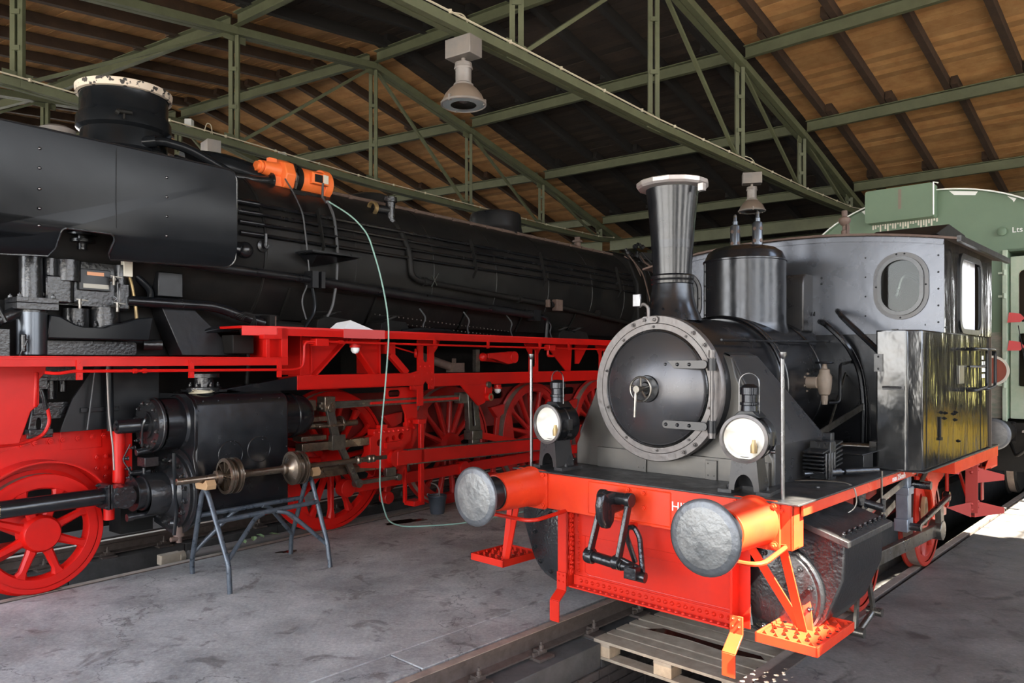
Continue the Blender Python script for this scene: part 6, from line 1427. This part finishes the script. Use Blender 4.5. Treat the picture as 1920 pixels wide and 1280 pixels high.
# long pipe with wooden end lying beside the rail, leaves, bucket, stains
pp = MB().cyl((-.57,1.60,.0),(-.30,6.2,.0),.045,.045,16); o = obj('long_tube', pp, M['lampgrey']); o.location = (BG_O[0],BG_O[1],-.09); o.rotation_euler = (0,0,-BG_TH); tag(o, 'long grey tube with a wooden plug lying between the rails behind the trestle', 'tube')
obj('wooden_plug', MB().box(-.64,-.54,1.30,1.52,-.05,.05).lathe([(.055,1.50),(.055,1.56)], (-.58,0,0), Y, 12), M['pallet'], o, bev=.006)
for k,(t_,s_,a_) in enumerate(((-.45,2.30,.3),(-.50,2.42,1.1),(-.46,2.58,2.0),(-.42,2.15,.8))):
    lf = MB().add([(0,-.06,0),(.03,-.02,.012),(.028,.03,.014),(0,.07,.0),(-.028,.03,.010),(-.03,-.02,.012),(0,0,.0)], [(0,1,6),(1,2,6),(2,3,6),(3,4,6),(4,5,6),(5,0,6)])
    o = obj('fallen_leaf', lf, M['leaf']); x_, y_ = BF(t_,s_); o.location = (x_,y_,-.035); o.rotation_euler = (.2,.1,a_); tag(o, ('pale green leaf on the grey tube, second from the near end','large pale green leaf in the middle of the grey tube','pale green leaf on the grey tube, farthest from the camera','small pale leaf on the grey tube, nearest the wooden plug')[k], 'leaf', 'fallen leaves on the tube')
bk_ = thing('bucket', 'dark grey metal bucket on the floor behind the left buffer', 'bucket', (*BF(.32,4.45),0), 0)
obj('bucket_body', MB().lathe([(.0,.004),(.085,.0),(.092,.02),(.118,.22),(.122,.225),(.122,.235),(.114,.235),(.09,.02),(0,.015)], (0,0,0), Z, 32, cap=False), M['bucket'], bk_)
obj('bucket_handle', MB().tube([(-.12,0,.20),(-.135,0,.26),(-.06,.02,.22),(.06,.02,.22),(.12,0,.20)], .005, 6, fil=.04), M['steel'], bk_)
obj('stick', MB().tube([(.03,0,.05),(.02,.02,.30),(-.02,.05,.36),(-.09,.09,.37)], .010, 8, fil=.05), M['lampgrey'], bk_)
def blot(name, F, t, s, a, b, rot, label, seed):
    random.seed(seed); P = []
    for i in range(40):
        q = 2*math.pi*i/40; k = 1+.18*math.sin(3*q+seed)+.10*math.sin(7*q+seed*2)+random.uniform(-.05,.05)
        u, v = a*k*math.cos(q), b*k*math.sin(q); P.append((u*math.cos(rot)-v*math.sin(rot), u*math.sin(rot)+v*math.cos(rot)))
    o = obj(name, MB().poly(P, 'z', 0, .0015), M['puddle'], None); x_, y_ = F(t,s); o.location = (x_,y_,.0005); tag(o, label, 'stain'); return o
blot('oil_stain', BF, .35, 3.85, .26, .10, .6, 'reddish-brown oil puddle on the floor by the end of the pale-green hose', 3)
blot('oil_stain', BF, .45, 2.10, .10, .05, .4, 'small reddish oil spot behind the far trestle leg', 5)
# pallets lying in the right pit
def pallet(s0, z, label, dt=0):
    x_, y_ = SF(-.60+dt, s0); p = thing('pallet', label, 'pallet', (x_,y_,z), -SM_TH, 'pallets in the pit')
    me = None
    for i, (y0, w_) in enumerate(((0,.145),(.165,.10),(.29,.145),(.47,.10),(.60,.145),)):
        b = MB().box(0,1.2,y0,y0+w_,-.022,0); obj('deck_board', b, M['pallet'], p, bev=.002)
    for x0 in (0,.527,1.055):
        for y0 in (0,.31,.60):
            obj('pallet_block', MB().box(x0,x0+.145,y0+.002,y0+.143,-.122,-.044), M['block'], p, bev=.003)
        obj('stringer_board', MB().box(x0,x0+.145,0,.745,-.044,-.022), M['pallet'], p)
    for y0 in (0,.31,.60): obj('bottom_board', MB().box(0,1.2,y0,y0+.12,-.144,-.122), M['pallet'], p, bev=.002)
    return p
pallet(1.00, -.15, 'weathered wooden pallet in the pit, front one below the red apron')
pallet(1.80, -.16, 'weathered wooden pallet in the pit, rear one under the locomotive', .02)
pallet(.12, -.42, 'weathered wooden pallet deeper in the pit, nearest the camera', .05)
pw = MB().poly([(0,0),(.35,.03),(.75,.0),(.95,.05),(.9,.10),(.5,.09),(.1,.11)], 'z', 0, .0012); o = obj('oil_puddle', pw, M['puddle']); x_, y_ = SF(-.42,1.43); o.location = (x_,y_,-.1495); o.rotation_euler = (0,0,-SM_TH); tag(o, 'dark oily puddle lying along the middle boards of the front pallet', 'puddle')
sp4 = MB().box(-.02,.06,0,1.9,-.02,.012); o = obj('steel_strip', sp4, M['rail']); x_, y_ = SF(.82,.75); o.location = (x_,y_,0); o.rotation_euler = (0,0,-SM_TH); tag(o, 'dark steel edging strip on the floor edge below the bright step', 'strip')

# ---- green coach standing behind the small locomotive
CO = thing('railway_coach', 'old green railway coach with camouflage-worn end behind the black cab', 'coach', (*SF(-.10,7.9),0), -SM_TH)
hw_ = 1.52
def topz(x): return 4.27 - .72*(1-math.sqrt(max(0,1-(x/1.60)**2))) - .05*abs(x)**2
ar2 = [(x,topz(x)) for x in [hw_-2*hw_*i/36 for i in range(37)]]
obj('end_wall', MB().poly([(-hw_,2.30),(hw_,2.30)]+ar2, 'y', 0, .03, [[(.93,2.30),(1.47,2.30),(1.47,3.36),(.93,3.36)]]), M['coach'], CO)
obj('lower_end_wall', MB().poly([(-hw_,1.20),(.93,1.20),(.93,2.32),(-hw_,2.32)], 'y', -.002, .03), M['camo'], CO)
obj('body', MB().poly([(-hw_,1.15),(hw_,1.15)]+ar2, 'y', 1.0, 14), M['coach'], CO)
obj('side_panel', MB().box(-hw_,-hw_+.03,0,1.0,1.2,3.4), M['coach'], CO)
rt_ = [(x*1.015,z+.02) for x,z in ar2]+[(x,z) for x,z in reversed(ar2)]
obj('coach_roof', MB().poly(rt_, 'y', -.06, 14), M['coach'], CO)
obj('roof_edge', MB().tube([(x*1.015,-.06,z+.01) for x,z in ar2], .010, 6), M['white'], CO)
for x0,x1 in ((-.85,-.70),(.28,.62),(.95,1.05)): ps = MB().poly([(x0,topz(x0)-.005),(x1,topz(x1)-.005),(x1-.03,topz(x1)-.05),(x0+.06,topz(x0)-.07)], 'y', -.003,-.001); obj('paint_flake', ps, M['white'], CO)
bx = MB().poly(rrect(-.74,.14,3.90,4.36,.04), 'y', -.20, 0); obj('roof_hood', bx, M['coach'], CO, bev=.01)
obj('hood_edge', MB().tube([(.14,-.20,3.92),(.14,-.20,4.36),(.17,-.10,4.36)], .010, 6), M['white'], CO)
dp_ = MB(); random.seed(9)
for k in range(26):
    x = -.70+k*.033; h_ = random.uniform(.02,.12); dp_.box(x,x+.02,-.004,-.002,3.90-h_,3.90)
obj('paint_runs', dp_, M['offwhite'], CO, kind='stuff'); obj('hood_stain', MB().box(-.30,-.26,-.2015,-.2005,4.05,4.33), M['beige'], CO)
kn = MB().lathe([(.035,0),(.035,.03),(.055,.04),(.055,.06),(.03,.07)], (.90,0,3.62), nY, 14); obj('roof_fitting', kn, M['coach'], CO, bev=.004)
text_obj('lettering', 'Lts', .10, M['white'], axes((1.00,-.004,3.60), X, Z), CO, 'small white letters near the roof')
# vestibule recess, door ajar, window, flags
vs2 = MB().box(.93,.96,.0,.9,1.2,3.36); vs2.box(1.47,1.5,.0,.9,1.2,3.36); vs2.box(.93,1.5,.0,.9,3.36,3.39); obj('vestibule', vs2, M['coach'], CO)
obj('door_post', MB().box(.90,.955,-.05,.0,1.15,3.38), M['palegreen'], CO, bev=.006); obj('door_post', MB().box(1.44,1.50,-.05,.0,1.15,3.38), M['palegreen'], CO, bev=.006)
dr2 = MB().poly([(.97,1.2),(1.44,1.2),(1.44,3.30),(.97,3.30)], 'y', .08, .12, [rrect(1.06,1.36,2.45,3.12,.06), rrect(1.06,1.36,1.62,2.3,.02)])
dro = obj('vestibule_door', dr2, M['palegreen'], CO, bev=.004); obj('door_panel', MB().box(1.06,1.36,.10,.115,1.62,2.30), M['glass'], dro); obj('orange_inner_door', MB().box(1.14,1.22,.20,.24,1.9,3.10), M['doororange'], CO); obj('dark_interior', MB().box(.96,1.47,.5,.52,1.2,3.3), M['inside'], CO)
hf = MB()
for z in (3.05,2.75,1.9,1.6): hf.cyl((.93,-.07,z),(.93,-.07,z+.07),.018,.018,8); hf.box(.86,.93,-.07,-.03,z+.02,z+.045)
obj('door_hinge', hf, M['palegreen'], CO)
for z in (2.44,2.08):
    obj('red_flag', MB().poly([(.96,z),(1.10,z),(1.15,z+.05),(1.10,z+.11),(.98,z+.13)], 'y', -.07,-.066), M['flagred'], CO)
obj('hanging_cord', MB().tube([(1.08,-.07,2.40),(1.14,-.07,2.0),(1.18,-.07,1.3)], .006, 6), M['dull'], CO)
ds = MB().lathe([(.165,0),(.165,.012)], (.80,-.12,1.82), Y, 40); dso = obj('end_disc', ds, M['disc'], CO, label='red-brown round disc with white edge')
obj('disc_edge', MB().lathe([(.165,-.004),(.195,-.004),(.195,.012),(.165,.012)], (.80,-.12,1.82), Y, 40, cap=False), M['offwhite'], dso); obj('disc_clip', MB().poly([(.77,2.01),(.80,2.10),(.84,2.01)], 'y', -.11,-.10), M['dull'], dso)
lm = MB().poly([(1.20,1.55),(1.36,1.55),(1.36,2.0),(1.20,2.0)], 'y', -.06,-.03); lmo = obj('lamp_bracket', lm, M['coach'], CO, bev=.01); obj('lamp_window', MB().box(1.235,1.31,-.065,-.06,1.60,1.95), M['white'], lmo)
un = MB().box(-1.4,1.4,.02,.2,.85,1.15); un.box(-1.3,1.3,.2,12,.5,.9); obj('underframe', un, M['dull'], CO)
buffer_(CO, .90, -.62, 1.04, M['dull'], 1, .20, .62); buffer_(CO, -.85, -.62, 1.04, M['dull'], 1, .20, .62)
sc3 = MB().box(1.15,1.55,-.25,.05,1.05,1.075); sc3.bar((1.25,-.2,1.05),(1.45,.2,.55),.04,.04); obj('coach_step', sc3, M['white_metal'], CO)
obj('step_support', MB().tube([(1.0,-.1,.9),(1.1,-.3,.75),(1.2,-.3,.85)], .02, 8, fil=.05), M['dull'], CO)
for y in (1.8,4.0): 
    for sx in (-1,1): wheel(CO, sx*.80, y, .48, 0, M['dull'], 2, .46, .02, .02, sx)

# yellow rail trolley added out of frame to give the black side tank its yellow reflection
ty = thing('added_trolley', 'added yellow rail trolley out of frame, there for the cab side reflection', 'trolley', (*SF(3.3,10.4),0), -SM_TH)
M['yellow'] = mat('trolley_yellow', (.85,.55,.02), .5, noise=(.70,.42,.02), nscale=3)
obj('trolley_body', MB().box(-1.0,1.1,-.9,1.4,.45,.98), M['yellow'], ty, bev=.04); obj('trolley_frame', MB().box(-1.1,1.2,-1.1,1.6,.35,.50), M['dull'], ty, bev=.01)
obj('engine_cover', MB().box(-.2,.5,.3,.9,.98,1.10), M['yellow'], ty, bev=.04)
for x in (-.85,.95):
    for y in (-.6,1.1): obj('wheel', MB().lathe([(.0,-.04),(.25,-.04),(.25,.04),(.0,.04)], (x,y,.25), X, 28, cap=False), M['dull'], ty)
